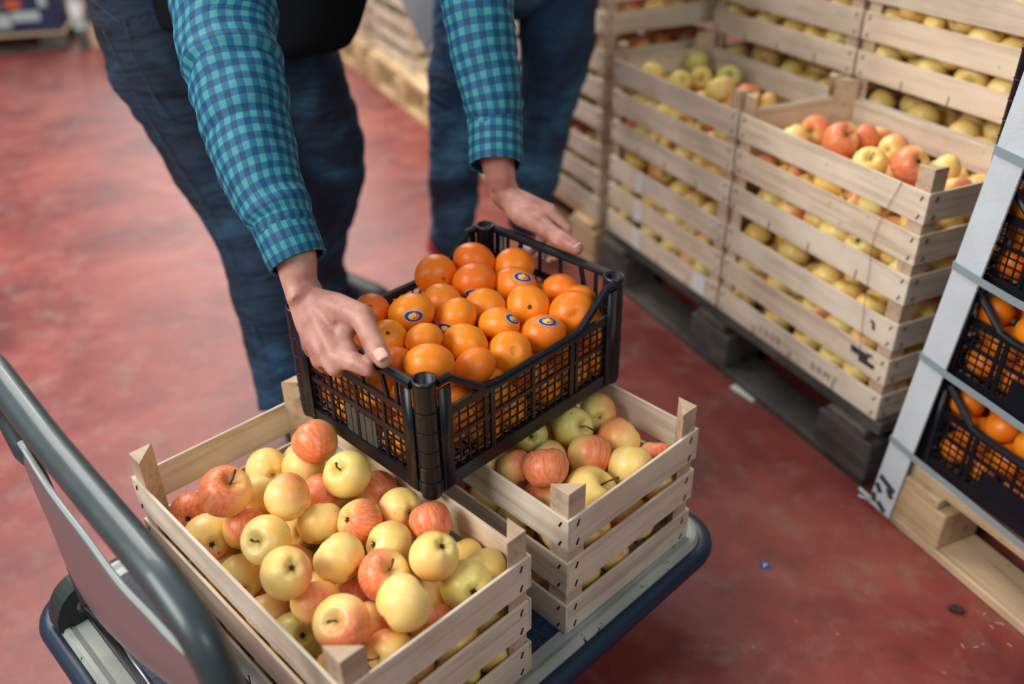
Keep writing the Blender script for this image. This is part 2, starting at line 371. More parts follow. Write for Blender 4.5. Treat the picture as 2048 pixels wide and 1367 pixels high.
def loft_uv(me, mb, circ):
    o, seg, rows, rad = mb.rows
    ul = me.uv_layers.new(name='UVMap')
    for p in me.polygons:
        if len(p.vertices) > 4 or max(p.vertices)-o >= seg*len(rows): continue
        ks = [(v-o) % seg for v in p.vertices]; wrap = (0 in ks and seg-1 in ks)
        for li, v, k in zip(p.loop_indices, p.vertices, ks):
            kk = seg if (wrap and k == 0) else k
            ul.data[li].uv = (kk/seg*circ, rows[(v-o)//seg])

# ------------------------------------------------------------------ setting
fl = MB(); fl.add([(-9, -3, 0), (9, -3, 0), (9, 12, 0), (-9, 12, 0)], [(0, 1, 2, 3)])
fo = fl.obj('floor', 'floor_epoxy'); tag(fo, kind='structure')
for nm, a in (('wall_back', (-9, 9, 12, 12.2)), ('wall_left', (-9.2, -9, -3, 12.2)), ('wall_right', (9, 9.2, -3, 12.2))):
    w = MB(); w.box(*a, 0, 5.2); tag(w.obj(nm, 'wall_paint'), kind='structure')

# ------------------------------------------------------------------ wooden crates
CL, CW, CHT, PITCH = .5, .282, .2116, .2527
Z0 = (0, .0792, .1566-.0003); Z1 = (.0551, .1353, .2116)
def staples(mb, x, L2, y, zs, h, sgn):
    for sx in (-1, 1):
        for z in (-h/2+.010, h/2-.012):
            cx = sx*(L2-.014); mb.bar((cx-.002*sgn, y, z-.004), (cx+.002, y, z+.005), .0022, .0016, 1, up=(0, 1, 0))
def slat_mesh(L, h, long_):
    mb = MB(); T = .0045
    mb.box(-L/2, L/2, -T/2, T/2, -h/2, h/2)
    me0 = mb.mesh('slat', ['poplar', 'staple_metal'], bevel=.0007)
    m2 = MB(); staples(m2, 0, L/2, -T/2-.0005, None, h, 1); 
    if long_ == 2:
        for x in (-.12, .0, .13): m2.bar((x, -T/2-.0006, -h/2-.0005), (x+.001, -T/2-.0006, -h/2+.019), .0016, .0014, 1, up=(0, 1, 0))
    me1 = m2.mesh('st', ['poplar', 'staple_metal'])
    bm = bmesh.new(); bm.from_mesh(me0); bm.from_mesh(me1); bm.to_mesh(me0); bm.free(); return me0
def crate_proto(L=CL, W=CW):
    r = empty('wooden_crate', (0, 0, 0))
    T = .0045; hs = [z1-z0 for z0, z1 in zip(Z0, Z1)]
    ml = [slat_mesh(L, hs[0], 2), slat_mesh(L, hs[1], 1), slat_mesh(L, hs[2], 1)]; ms = [slat_mesh(W-2*T-.0004, h, 0) for h in hs]
    for k in range(3):
        zc = (Z0[k]+Z1[k])/2
        for s in (-1, 1):
            mk('slat', ml[k], r, (0, s*(W/2-T/2), zc), (random.uniform(-.01, .01), 0, 0 if s < 0 else PI))
            mk('slat', ms[k], r, (s*(L/2-T/2), 0, zc), (0, 0, PI/2*s))
    P = .033; pm = MB(); pm.prism([(0, 0), (P, 0), (0, P)], .004, PITCH-.0005); pme = pm.mesh('corner_post', 'poplar_post', bevel=.0006)
    for sx, sy, rz in ((-1, -1, 0), (1, -1, PI/2), (1, 1, PI), (-1, 1, -PI/2)):
        mk('corner_post', pme, r, (sx*(L/2-T), sy*(W/2-T), 0), (0, 0, rz))
    bmb = MB(); n = 4; w = (W-2*T)/n
    for i in range(n): bmb.box(-L/2+T, L/2-T, -W/2+T+i*w+.004, -W/2+T+(i+1)*w-.004, .0015, .0045)
    for x in (-L/2+T+.02, 0, L/2-T-.02): bmb.box(x-.016, x+.016, -W/2+T, W/2-T, .0045, .0075)
    bmb.obj('base', 'poplar', r); return r
proto = crate_proto(); snapshot(proto); used = [False]
proto6 = crate_proto(.59, .39); snapshot(proto6); used6 = [False]
def put_crate(x, y, z, rz, label, group, big=False):
    U = used6 if big else used; P = proto6 if big else proto
    o = P if not U[0] else copy_tree(P); U[0] = True
    o.location = (x, y, z); o.rotation_euler = (0, 0, rz); tag(o, label, 'crate', group); return o

# ------------------------------------------------------------------ fruit
def apple_mesh(seed, seg=32, rings=20):
    rnd = random.Random(seed); R = .032; vs = []; ph = rnd.uniform(0, 6); sk = rnd.uniform(-.08, .08); hgt = rnd.uniform(.88, .98); lob = rnd.uniform(.015, .04)
    for i in range(rings+1):
        t = PI*i/rings                      # 0 = stem end
        for k in range(seg):
            w = 2*PI*k/seg
            r = math.sin(t)**.86*(1+.06*math.cos(t))
            z = hgt*math.cos(t)
            z -= .36*math.exp(-(math.sin(t)/.26)**2) if t < PI/2 else 0
            z += .25*math.exp(-(math.sin(t)/.24)**2) if t > PI/2 else 0
            l = 1+lob*math.cos(5*w+ph)*(max(0, math.sin(t-PI/2)))+.02*math.cos(2*w+ph*2)
            x, y = r*l*math.cos(w), r*l*math.sin(w); z += sk*x
            z *= 1+.02*math.cos(5*w+ph)
            vs.append((R*x, R*y, R*z))
    fs = [(i*seg+k, (i+1)*seg+k, (i+1)*seg+(k+1) % seg, i*seg+(k+1) % seg) for i in range(rings) for k in range(seg)]
    mb = MB(); mb.add(vs, fs); me = mb.mesh('apple', 'apple_skin', True)
    bm = bmesh.new(); bm.from_mesh(me); bmesh.ops.remove_doubles(bm, verts=bm.verts, dist=1e-5); bm.to_mesh(me); bm.free()
    for p in me.polygons: p.use_smooth = True
    return me
AM = [apple_mesh(s) for s in range(6)]
AM_LOW = [apple_mesh(s+20, 18, 11) for s in range(3)]
def stem_mesh(s):
    rnd = random.Random(s); mb = MB(); a = rnd.uniform(0, 6); L = rnd.uniform(.016, .026); b = rnd.uniform(.2, .6)
    mb.tube([(0, 0, .017), (.001*math.cos(a), .001*math.sin(a), .017+L*.5), (L*b*.7*math.cos(a), L*b*.7*math.sin(a), .017+L)], [.0011, .0010, .0017], 7); return mb.mesh('stem', 'stem_brown', True)
def calyx_mesh(s):
    mb = MB()
    for k in range(5):
        a = 2*PI*k/5+s; mb.bar((.0008*math.cos(a), .0008*math.sin(a), -.0215), (.0038*math.cos(a), .0038*math.sin(a), -.0246+.0003*k), .0022, .0008)
    mb.sphere((0, 0, -.0212), .0026, 8, 6); return mb.mesh('calyx', 'calyx_dark')
SM = [stem_mesh(s) for s in range(4)]; CM = [calyx_mesh(s) for s in range(2)]
def rot_from(zax, xax):
    z = Vector(zax).normalized(); x = Vector(xax); x = (x-z*x.dot(z))
    x = x.normalized() if x.length > 1e-4 else z.orthogonal().normalized()
    return Matrix((x, z.cross(x), z)).transposed().to_quaternion()
def put_apple(p, r, q, blush, green, brown, label, group, detail=True, which=None):
    me = (AM if detail else AM_LOW)[random.randrange(6 if detail else 3)]
    o = mk('apple', me); o.location = p; o.rotation_mode = 'QUATERNION'; o.rotation_quaternion = q
    o.scale = (r/.032,)*3; o.color = (max(0, min(1, blush)), green, brown, 1)
    if detail:
        if which in ('T', None): mk('stem', random.choice(SM), o)
        if which in ('B', None): mk('calyx', random.choice(CM), o)
    return tag(o, label, 'apple', group)
def rq(): return Quaternion(Vector((random.gauss(0, 1), random.gauss(0, 1), random.gauss(0, 1))).normalized(), random.uniform(0, 2*PI))
def feature_quat(f, view):
    # f = (kind, dx, dy, blush dx, blush dy) in the plane facing the viewer; view = direction apple -> viewer
    kind, dx, dy, bx, by = f; V = view.normalized(); Rr = V.cross(Vector((0, 0, 1))).normalized()*-1; U_ = V.cross(Rr)
    Rr = CR; U_ = V.cross(CR).normalized(); 
    toward = math.sqrt(max(.02, 1-dx*dx-dy*dy))
    if kind == 'N':
        a = random.uniform(-.9, .9); pole = Rr*math.sin(a)+U_*math.cos(a)-V*.12
    else: pole = Rr*dx-U_*dy+V*toward
    if kind == 'B': pole = -pole
    bl = Rr*bx-U_*by+V*.25
    return rot_from(pole, bl)

DATA = {'c1': [(-0.2803, 1.0111, 0.4142, 0.0316, 1), (-0.3649, 1.0346, 0.3473, 0.0305, 1), (-0.3066, 1.0207, 0.3585, 0.0317, 1), (-0.2253, 0.9442, 0.4092, 0.0326, 1), (-0.3805, 0.9057, 0.4155, 0.0344, 1), (-0.3529, 0.957, 0.364, 0.0303, 1), (-0.2947, 0.8923, 0.4164, 0.0306, 1), (-0.2661, 0.9546, 0.3644, 0.0303, 1), (-0.1928, 0.9648, 0.3601, 0.0306, 1), (-0.4568, 0.9549, 0.3363, 0.0282, 1), (-0.4189, 0.9087, 0.3318, 0.0329, 1), (-0.3626, 0.8997, 0.3559, 0.0293, 1), (-0.3122, 0.8345, 0.3969, 0.0324, 1), (-0.3036, 0.9146, 0.3364, 0.0306, 1), (-0.2581, 0.893, 0.3689, 0.0305, 1), (-0.2023, 0.8766, 0.3863, 0.0299, 1), (-0.1519, 0.9058, 0.3786, 0.0299, 1), (-0.1082, 0.8639, 0.3941, 0.028, 1), (-0.1598, 0.8348, 0.3854, 0.0304, 1), (-0.2162, 0.8042, 0.3933, 0.0317, 1), (-0.2659, 0.7509, 0.4251, 0.0306, 1), (-0.3596, 0.8448, 0.3205, 0.0308, 1), (-0.1586, 0.7742, 0.3937, 0.0317, 1), (-0.0968, 0.7844, 0.4151, 0.03, 1), (-0.0392, 0.8159, 0.3557, 0.029, 1), (-0.0593, 0.7804, 0.3654, 0.0334, 1), (-0.1282, 0.7191, 0.4064, 0.0335, 1), (-0.2388, 0.7523, 0.3723, 0.0298, 1), (-0.2017, 0.7933, 0.3367, 0.0287, 1), (-0.1958, 0.6959, 0.4022, 0.0324, 1), (-0.2722, 0.7543, 0.3125, 0.0303, 1), (-0.3138, 0.7966, 0.3045, 0.03, 1), (-0.1718, 0.7425, 0.3443, 0.0289, 1), (-0.1037, 0.8016, 0.3275, 0.0298, 1), (-0.1451, 0.6938, 0.3537, 0.0283, 1), (-0.2014, 0.6824, 0.3416, 0.0309, 1), (-0.0976, 0.741, 0.3402, 0.0289, 1), (-0.0669, 0.8481, 0.346, 0.0268, 1), (-0.1638, 0.9382, 0.2217, 0.0318, 0), (-0.3343, 1.0193, 0.2219, 0.032, 0), (-0.1746, 0.9502, 0.2822, 0.0312, 0), (-0.1994, 0.7661, 0.2228, 0.0329, 0), (-0.2371, 0.9089, 0.2834, 0.0335, 0), (-0.3007, 0.8616, 0.2209, 0.0311, 0), (-0.1333, 0.7327, 0.2817, 0.033, 0), (-0.0781, 0.764, 0.225, 0.0318, 0), (-0.2711, 0.7567, 0.2226, 0.0327, 0), (-0.1204, 0.8926, 0.2224, 0.0325, 0), (-0.398, 0.9707, 0.3251, 0.0339, 0), (-0.0336, 0.8059, 0.2207, 0.0308, 0), (-0.2948, 1.0159, 0.271, 0.0322, 0), (-0.3033, 0.9002, 0.279, 0.0311, 0), (-0.0424, 0.8149, 0.281, 0.0308, 0), (-0.4328, 1.0066, 0.2229, 0.033, 0), (-0.2267, 1.0013, 0.3253, 0.0329, 0), (-0.3714, 1.0095, 0.2697, 0.031, 0), (-0.3227, 1.0733, 0.3254, 0.0327, 0), (-0.3343, 0.9884, 0.315, 0.0337, 0), (-0.275, 0.9606, 0.3017, 0.0334, 0), (-0.3296, 0.9647, 0.2584, 0.0315, 0), (-0.2685, 1.0459, 0.3174, 0.0317, 0), (-0.1815, 0.6657, 0.2297, 0.0334, 0), (-0.4301, 1.0095, 0.2873, 0.0327, 0), (-0.3914, 0.881, 0.28, 0.0332, 0), (-0.35, 0.9177, 0.2236, 0.0337, 0), (-0.2596, 0.8173, 0.2205, 0.0307, 0), (-0.1808, 0.9051, 0.3248, 0.0319, 0), (-0.2413, 0.875, 0.2208, 0.0309, 0), (-0.2386, 0.7861, 0.2707, 0.0325, 0), (-0.1812, 0.8816, 0.2209, 0.0311, 0), (-0.2263, 0.7105, 0.2225, 0.0326, 0), (-0.354, 0.9279, 0.3029, 0.0316, 0), (-0.2868, 1.0627, 0.2265, 0.0332, 0), (-0.0792, 0.8454, 0.2292, 0.032, 0), (-0.3426, 1.0947, 0.2226, 0.0327, 0), (-0.1428, 0.8495, 0.3255, 0.0322, 0), (-0.1658, 0.6782, 0.2911, 0.0315, 0), (-0.3271, 0.842, 0.2702, 0.034, 0), (-0.3296, 1.1098, 0.2792, 0.0309, 0), (-0.0876, 0.8584, 0.2917, 0.0329, 0), (-0.225, 0.9831, 0.2667, 0.0318, 0), (-0.4158, 0.9502, 0.2674, 0.0319, 0), (-0.46, 0.9502, 0.2221, 0.0322, 0), (-0.1858, 0.8522, 0.2772, 0.0326, 0), (-0.2975, 0.8549, 0.3254, 0.0322, 0), (-0.1747, 0.784, 0.2822, 0.033, 0), (-0.225, 0.9368, 0.2237, 0.0338, 0), (-0.117, 0.8068, 0.2699, 0.0307, 0), (-0.476, 0.966, 0.2813, 0.0319, 0), (-0.2257, 0.8621, 0.3257, 0.031, 0), (-0.0776, 0.7641, 0.2881, 0.0315, 0), (-0.2018, 0.8269, 0.221, 0.0311, 0), (-0.2039, 0.7268, 0.2801, 0.0313, 0), (-0.134, 0.7094, 0.2215, 0.0316, 0), (-0.2564, 0.8098, 0.3258, 0.0306, 0), (-0.3794, 0.9736, 0.2215, 0.0316, 0), (-0.2858, 0.9206, 0.2232, 0.0333, 0), (-0.3669, 0.8568, 0.2238, 0.0339, 0), (-0.138, 0.7716, 0.2207, 0.0308, 0), (-0.2856, 0.9813, 0.2209, 0.031, 0), (-0.3172, 0.8022, 0.2212, 0.0314, 0), (-0.2593, 0.8482, 0.2746, 0.0318, 0), (-0.141, 0.8335, 0.2216, 0.0317, 0), (-0.3883, 1.0513, 0.2219, 0.032, 0), (-0.414, 0.9045, 0.2233, 0.0334, 0), (-0.2416, 1.0192, 0.2209, 0.0311, 0), (-0.3731, 1.0669, 0.2883, 0.0313, 0), (-0.1315, 0.9048, 0.2845, 0.032, 0)],
'c2': [(0.1311, 1.1283, 0.3716, 0.0293, 1), (0.0891, 1.086, 0.3755, 0.0315, 1), (0.0247, 1.0673, 0.376, 0.0265, 1), (0.1575, 1.0728, 0.3626, 0.0327, 1), (0.1097, 1.0268, 0.3697, 0.0325, 1), (0.0518, 1.0225, 0.3659, 0.0275, 1), (0.0446, 0.9711, 0.3934, 0.0314, 1), (0.0016, 1.0008, 0.3698, 0.0262, 1), (0.1672, 1.0093, 0.3616, 0.0326, 1), (0.2137, 1.0476, 0.3444, 0.0282, 1), (0.1067, 0.9586, 0.3593, 0.0376, 1), (0.0367, 0.9693, 0.3344, 0.0293, 1), (-0.0402, 1.0281, 0.3547, 0.0269, 1), (0.0309, 0.9583, 0.2229, 0.033, 0), (-0.0384, 1.0404, 0.2833, 0.0325, 0), (-0.14, 1.2973, 0.2229, 0.033, 0), (-0.1079, 1.1782, 0.2218, 0.0319, 0), (-0.0804, 1.2564, 0.2809, 0.0331, 0), (0.1626, 1.0428, 0.3084, 0.0302, 0), (-0.0601, 1.1353, 0.2223, 0.0324, 0), (0.0647, 1.0858, 0.2234, 0.0335, 0), (-0.0749, 1.0713, 0.2225, 0.0327, 0), (-0.0001, 1.1091, 0.2232, 0.0333, 0), (-0.0566, 1.3432, 0.2794, 0.0326, 0), (-0.1596, 1.2355, 0.2232, 0.0333, 0), (0.1529, 1.1254, 0.2213, 0.0314, 0), (0.0185, 1.068, 0.2697, 0.0322, 0), (-0.1173, 1.3197, 0.2795, 0.0325, 0), (-0.1642, 1.2756, 0.2828, 0.032, 0), (0.0681, 1.2144, 0.3256, 0.0313, 0), (-0.0362, 1.2557, 0.3258, 0.0303, 0), (-0.1212, 1.1161, 0.2218, 0.0319, 0), (-0.0345, 1.2447, 0.2201, 0.0302, 0), (-0.222, 1.2212, 0.2213, 0.0315, 0), (0.1187, 1.0094, 0.2783, 0.0335, 0), (0.0433, 1.0885, 0.3255, 0.0319, 0), (-0.058, 1.1997, 0.3117, 0.0315, 0), (0.1408, 0.9808, 0.22, 0.0302, 0), (-0.1337, 1.2199, 0.2803, 0.0316, 0), (0.0131, 1.1645, 0.3253, 0.033, 0), (0.0478, 1.1539, 0.2223, 0.0324, 0), (-0.1448, 1.1435, 0.275, 0.0325, 0), (-0.1181, 1.1779, 0.3254, 0.0324, 0), (0.0256, 1.2578, 0.237, 0.0321, 0), (0.062, 0.9822, 0.2722, 0.0304, 0), (0.07, 0.9131, 0.2647, 0.0301, 0), (-0.0262, 1.1007, 0.3021, 0.0319, 0), (0.0918, 1.0165, 0.2206, 0.0308, 0), (0.1722, 1.1019, 0.2812, 0.0326, 0), (0.1958, 1.0775, 0.2233, 0.0334, 0), (0.1308, 1.0657, 0.2333, 0.0334, 0), (0.025, 1.2595, 0.3214, 0.0314, 0), (0.1, 1.1804, 0.2836, 0.0316, 0), (-0.0955, 1.2399, 0.2211, 0.0312, 0), (0.0133, 1.03, 0.321, 0.0324, 0), (0.0048, 1.1991, 0.2201, 0.0302, 0), (0.138, 1.1427, 0.3143, 0.0302, 0), (0.0807, 1.0615, 0.2819, 0.0319, 0), (0.068, 1.2159, 0.2202, 0.0303, 0), (-0.0122, 1.2301, 0.2774, 0.0301, 0), (0.1777, 1.0206, 0.2508, 0.0335, 0), (-0.0876, 1.0822, 0.2854, 0.0328, 0), (-0.2106, 1.2321, 0.2823, 0.0315, 0), (-0.0737, 1.3628, 0.2213, 0.0314, 0), (-0.1222, 1.1153, 0.3258, 0.0306, 0), (-0.0155, 1.3023, 0.221, 0.0311, 0), (0.1078, 0.9494, 0.2929, 0.0302, 0), (0.1056, 1.1189, 0.2648, 0.0334, 0), (0.0449, 1.1318, 0.2809, 0.0307, 0), (-0.0342, 1.0231, 0.2205, 0.0307, 0), (-0.1722, 1.1715, 0.2231, 0.0332, 0), (0.0002, 0.9902, 0.2711, 0.0328, 0), (0.1095, 1.1705, 0.2217, 0.0317, 0), (0.0664, 0.918, 0.3246, 0.0308, 0), (-0.0769, 1.2999, 0.2215, 0.0317, 0), (-0.0117, 1.1513, 0.2689, 0.0303, 0), (-0.0119, 1.2961, 0.2842, 0.0326, 0), (0.0386, 1.1941, 0.2726, 0.0326, 0), (-0.0526, 1.1933, 0.2488, 0.0319, 0), (0.029, 1.0242, 0.2228, 0.0329, 0), (-0.08, 1.1467, 0.2834, 0.0326, 0), (-0.0761, 1.3032, 0.3255, 0.032, 0), (-0.1824, 1.1822, 0.3125, 0.0332, 0), (0.2179, 1.0567, 0.2856, 0.0319, 0), (0.0928, 0.9454, 0.2205, 0.0306, 0)],
's1': [(0.6227, 1.7691, 0.602, 0.0297, 1), (0.5721, 1.7432, 0.595, 0.0282, 1), (0.6469, 1.695, 0.604, 0.0346, 1), (0.7035, 1.7186, 0.5999, 0.0278, 1), (0.7461, 1.7478, 0.5842, 0.0271, 1), (0.7341, 1.6485, 0.6016, 0.028, 1), (0.6597, 1.5657, 0.6019, 0.0325, 1), (0.7236, 1.5394, 0.6112, 0.0341, 1), (0.7876, 1.5394, 0.6014, 0.0276, 1), (0.7221, 1.5727, 0.5625, 0.0262, 1), (0.7805, 1.4655, 0.5902, 0.0256, 1), (0.6649, 1.6562, 0.4896, 0.0317, 0), (0.7936, 1.5525, 0.5411, 0.0334, 0), (0.8006, 1.7436, 0.4433, 0.0325, 0), (0.7406, 1.6292, 0.496, 0.0325, 0), (0.7179, 1.4468, 0.4466, 0.035, 0), (0.6704, 1.5489, 0.4459, 0.0351, 0), (0.8391, 1.502, 0.4446, 0.0339, 0), (0.9015, 1.529, 0.4426, 0.0319, 0), (0.6415, 1.8736, 0.4426, 0.0319, 0), (0.7172, 1.4447, 0.541, 0.0335, 0), (0.8273, 1.6846, 0.4441, 0.0333, 0), (0.703, 1.6307, 0.4444, 0.0336, 0), (0.6264, 1.6431, 0.5407, 0.0351, 0), (0.7432, 1.577, 0.4455, 0.0348, 0), (0.8092, 1.6706, 0.5051, 0.034, 0), (0.6476, 1.7281, 0.5408, 0.0348, 0), (0.7028, 1.7065, 0.5078, 0.0341, 0), (0.7794, 1.474, 0.4444, 0.0337, 0), (0.7523, 1.8397, 0.506, 0.0342, 0), (0.6893, 1.8478, 0.479, 0.034, 0), (0.7369, 1.5203, 0.5412, 0.0327, 0), (0.5817, 1.844, 0.4441, 0.0333, 0), (0.6081, 1.8562, 0.5034, 0.0335, 0), (0.8703, 1.5881, 0.4459, 0.0351, 0), (0.6509, 1.5881, 0.5077, 0.0341, 0), (0.7534, 1.6754, 0.4453, 0.0345, 0), (0.6994, 1.9005, 0.4427, 0.032, 0), (0.7754, 1.4709, 0.524, 0.0326, 0), (0.6403, 1.6112, 0.4449, 0.0342, 0), (0.7145, 1.5708, 0.5051, 0.0321, 0), (0.765, 1.7978, 0.445, 0.0335, 0), (0.7987, 1.6248, 0.4488, 0.0345, 0), (0.7468, 1.8595, 0.443, 0.0323, 0), (0.728, 1.8937, 0.5408, 0.0349, 0), (0.6886, 1.6952, 0.4441, 0.0334, 0), (0.7178, 1.7706, 0.504, 0.0326, 0), (0.7524, 1.6766, 0.5409, 0.0343, 0), (0.5985, 1.8011, 0.5408, 0.0345, 0), (0.6266, 1.6753, 0.4428, 0.032, 0), (0.6524, 1.7841, 0.5017, 0.0346, 0), (0.7825, 1.7793, 0.5073, 0.0338, 0), (0.8508, 1.635, 0.5411, 0.033, 0), (0.6931, 1.6286, 0.5411, 0.0332, 0), (0.8081, 1.5592, 0.4446, 0.0338, 0), (0.6359, 1.81, 0.4433, 0.0326, 0), (0.6984, 1.7913, 0.4444, 0.0337, 0), (0.6618, 1.8811, 0.5334, 0.0336, 0), (0.5581, 1.7842, 0.4436, 0.0329, 0), (0.8632, 1.536, 0.4932, 0.0331, 0), (0.829, 1.5908, 0.498, 0.0318, 0), (0.8072, 1.7269, 0.541, 0.0336, 0), (0.7273, 1.5131, 0.4426, 0.0319, 0), (0.772, 1.5237, 0.4867, 0.0322, 0), (0.5859, 1.7254, 0.4439, 0.0332, 0), (0.7363, 1.7392, 0.4428, 0.0321, 0), (0.5411, 1.8249, 0.4969, 0.0335, 0), (0.6971, 1.4915, 0.4962, 0.0351, 0), (0.6022, 1.6949, 0.5016, 0.035, 0), (0.6738, 1.5359, 0.5412, 0.0327, 0), (0.5717, 1.7552, 0.5008, 0.0329, 0), (0.7866, 1.6179, 0.5408, 0.0346, 0), (0.7662, 1.7182, 0.4928, 0.0318, 0), (0.648, 1.7465, 0.4437, 0.0329, 0), (0.8777, 1.5753, 0.541, 0.0339, 0), (0.8334, 1.5, 0.5408, 0.0345, 0), (0.6953, 1.8217, 0.5408, 0.0348, 0)],
's2': [(0.4902, 2.3625, 0.5875, 0.0301, 1), (0.3577, 2.2373, 0.5946, 0.0295, 1), (0.4188, 2.1835, 0.5873, 0.0289, 1), (0.4733, 2.2131, 0.5873, 0.0285, 1), (0.5397, 2.2081, 0.5875, 0.0307, 1), (0.4853, 2.0545, 0.605, 0.0315, 1), (0.5513, 2.0529, 0.5903, 0.0288, 1), (0.5983, 2.0616, 0.5699, 0.0241, 1), (0.3965, 2.2565, 0.5615, 0.0261, 1), (0.4555, 2.0842, 0.5655, 0.0272, 1), (0.5082, 2.0699, 0.5545, 0.0271, 1), (0.5071, 2.3772, 0.4414, 0.0306, 0), (0.4537, 2.0103, 0.4431, 0.0324, 0), (0.5451, 2.2938, 0.4422, 0.0315, 0), (0.4633, 2.1191, 0.4431, 0.0324, 0), (0.629, 2.0312, 0.4926, 0.0324, 0), (0.5468, 2.1763, 0.4411, 0.0304, 0), (0.5734, 2.1024, 0.5414, 0.0317, 0), (0.6595, 2.0508, 0.4413, 0.0305, 0), (0.4743, 2.3599, 0.4924, 0.0325, 0), (0.5766, 2.1301, 0.4842, 0.0317, 0), (0.3306, 2.2702, 0.501, 0.0322, 0), (0.6405, 1.9731, 0.5412, 0.0327, 0), (0.4156, 2.2053, 0.5309, 0.0317, 0), (0.4462, 2.273, 0.4437, 0.0329, 0), (0.5572, 2.2694, 0.4982, 0.0308, 0), (0.5273, 1.9587, 0.4925, 0.0305, 0), (0.4857, 1.9357, 0.5415, 0.0313, 0), (0.4676, 1.978, 0.4975, 0.0328, 0), (0.5294, 2.3285, 0.4918, 0.031, 0), (0.4511, 2.2644, 0.5412, 0.0327, 0), (0.3569, 2.2122, 0.5003, 0.0315, 0), (0.3779, 2.3136, 0.443, 0.0316, 0), (0.4008, 2.1218, 0.4623, 0.0331, 0), (0.5354, 2.0851, 0.4957, 0.0305, 0), (0.3465, 2.2336, 0.4418, 0.0311, 0), (0.6402, 1.9708, 0.4727, 0.0308, 0), (0.5709, 2.2348, 0.4438, 0.033, 0), (0.6067, 2.1638, 0.4413, 0.0306, 0), (0.5276, 2.1171, 0.4428, 0.0321, 0), (0.6153, 2.1462, 0.5297, 0.0302, 0), (0.5051, 2.243, 0.4439, 0.0332, 0), (0.5552, 2.1647, 0.5373, 0.0332, 0), (0.6314, 2.106, 0.4606, 0.0327, 0), (0.4784, 1.9506, 0.4417, 0.031, 0), (0.4735, 2.0243, 0.5413, 0.0322, 0), (0.6673, 2.0347, 0.5417, 0.0302, 0), (0.5911, 1.9488, 0.4423, 0.0316, 0), (0.4657, 2.2217, 0.4929, 0.0333, 0), (0.5535, 1.9314, 0.5414, 0.0317, 0), (0.4348, 2.3089, 0.4968, 0.0322, 0), (0.4978, 2.1918, 0.5391, 0.0305, 0), (0.577, 2.0771, 0.4425, 0.0318, 0), (0.476, 2.094, 0.5114, 0.0316, 0), (0.5054, 2.1486, 0.4943, 0.0329, 0), (0.5145, 2.0281, 0.4944, 0.0306, 0), (0.6874, 1.9921, 0.4408, 0.0301, 0), (0.4244, 2.0663, 0.4417, 0.031, 0), (0.3818, 2.1567, 0.5119, 0.0305, 0), (0.4947, 2.061, 0.4437, 0.0329, 0), (0.5341, 1.9224, 0.4426, 0.0318, 0), (0.5312, 1.9938, 0.5417, 0.0303, 0), (0.5885, 2.0133, 0.4441, 0.0334, 0), (0.4843, 2.1814, 0.4426, 0.0319, 0), (0.4325, 2.05, 0.5009, 0.0314, 0), (0.4153, 2.106, 0.523, 0.0313, 0), (0.3737, 2.1771, 0.4426, 0.0319, 0), (0.5867, 1.9724, 0.5055, 0.0321, 0), (0.4268, 2.2116, 0.4422, 0.0315, 0), (0.5944, 2.1908, 0.4946, 0.0303, 0), (0.535, 2.2105, 0.4924, 0.0324, 0), (0.491, 2.2804, 0.4944, 0.0308, 0), (0.3741, 2.3145, 0.5141, 0.0313, 0), (0.3202, 2.2896, 0.4417, 0.031, 0), (0.433, 2.3425, 0.4415, 0.0308, 0), (0.3921, 2.2625, 0.4801, 0.0331, 0), (0.5258, 1.9957, 0.4426, 0.0319, 0), (0.6393, 2.0882, 0.5232, 0.033, 0), (0.4993, 1.9048, 0.4904, 0.0305, 0), (0.5713, 2.0399, 0.5232, 0.0335, 0), (0.4435, 2.1619, 0.4877, 0.0309, 0), (0.6873, 1.9921, 0.5041, 0.0302, 0), (0.4891, 2.3191, 0.4409, 0.0302, 0)],
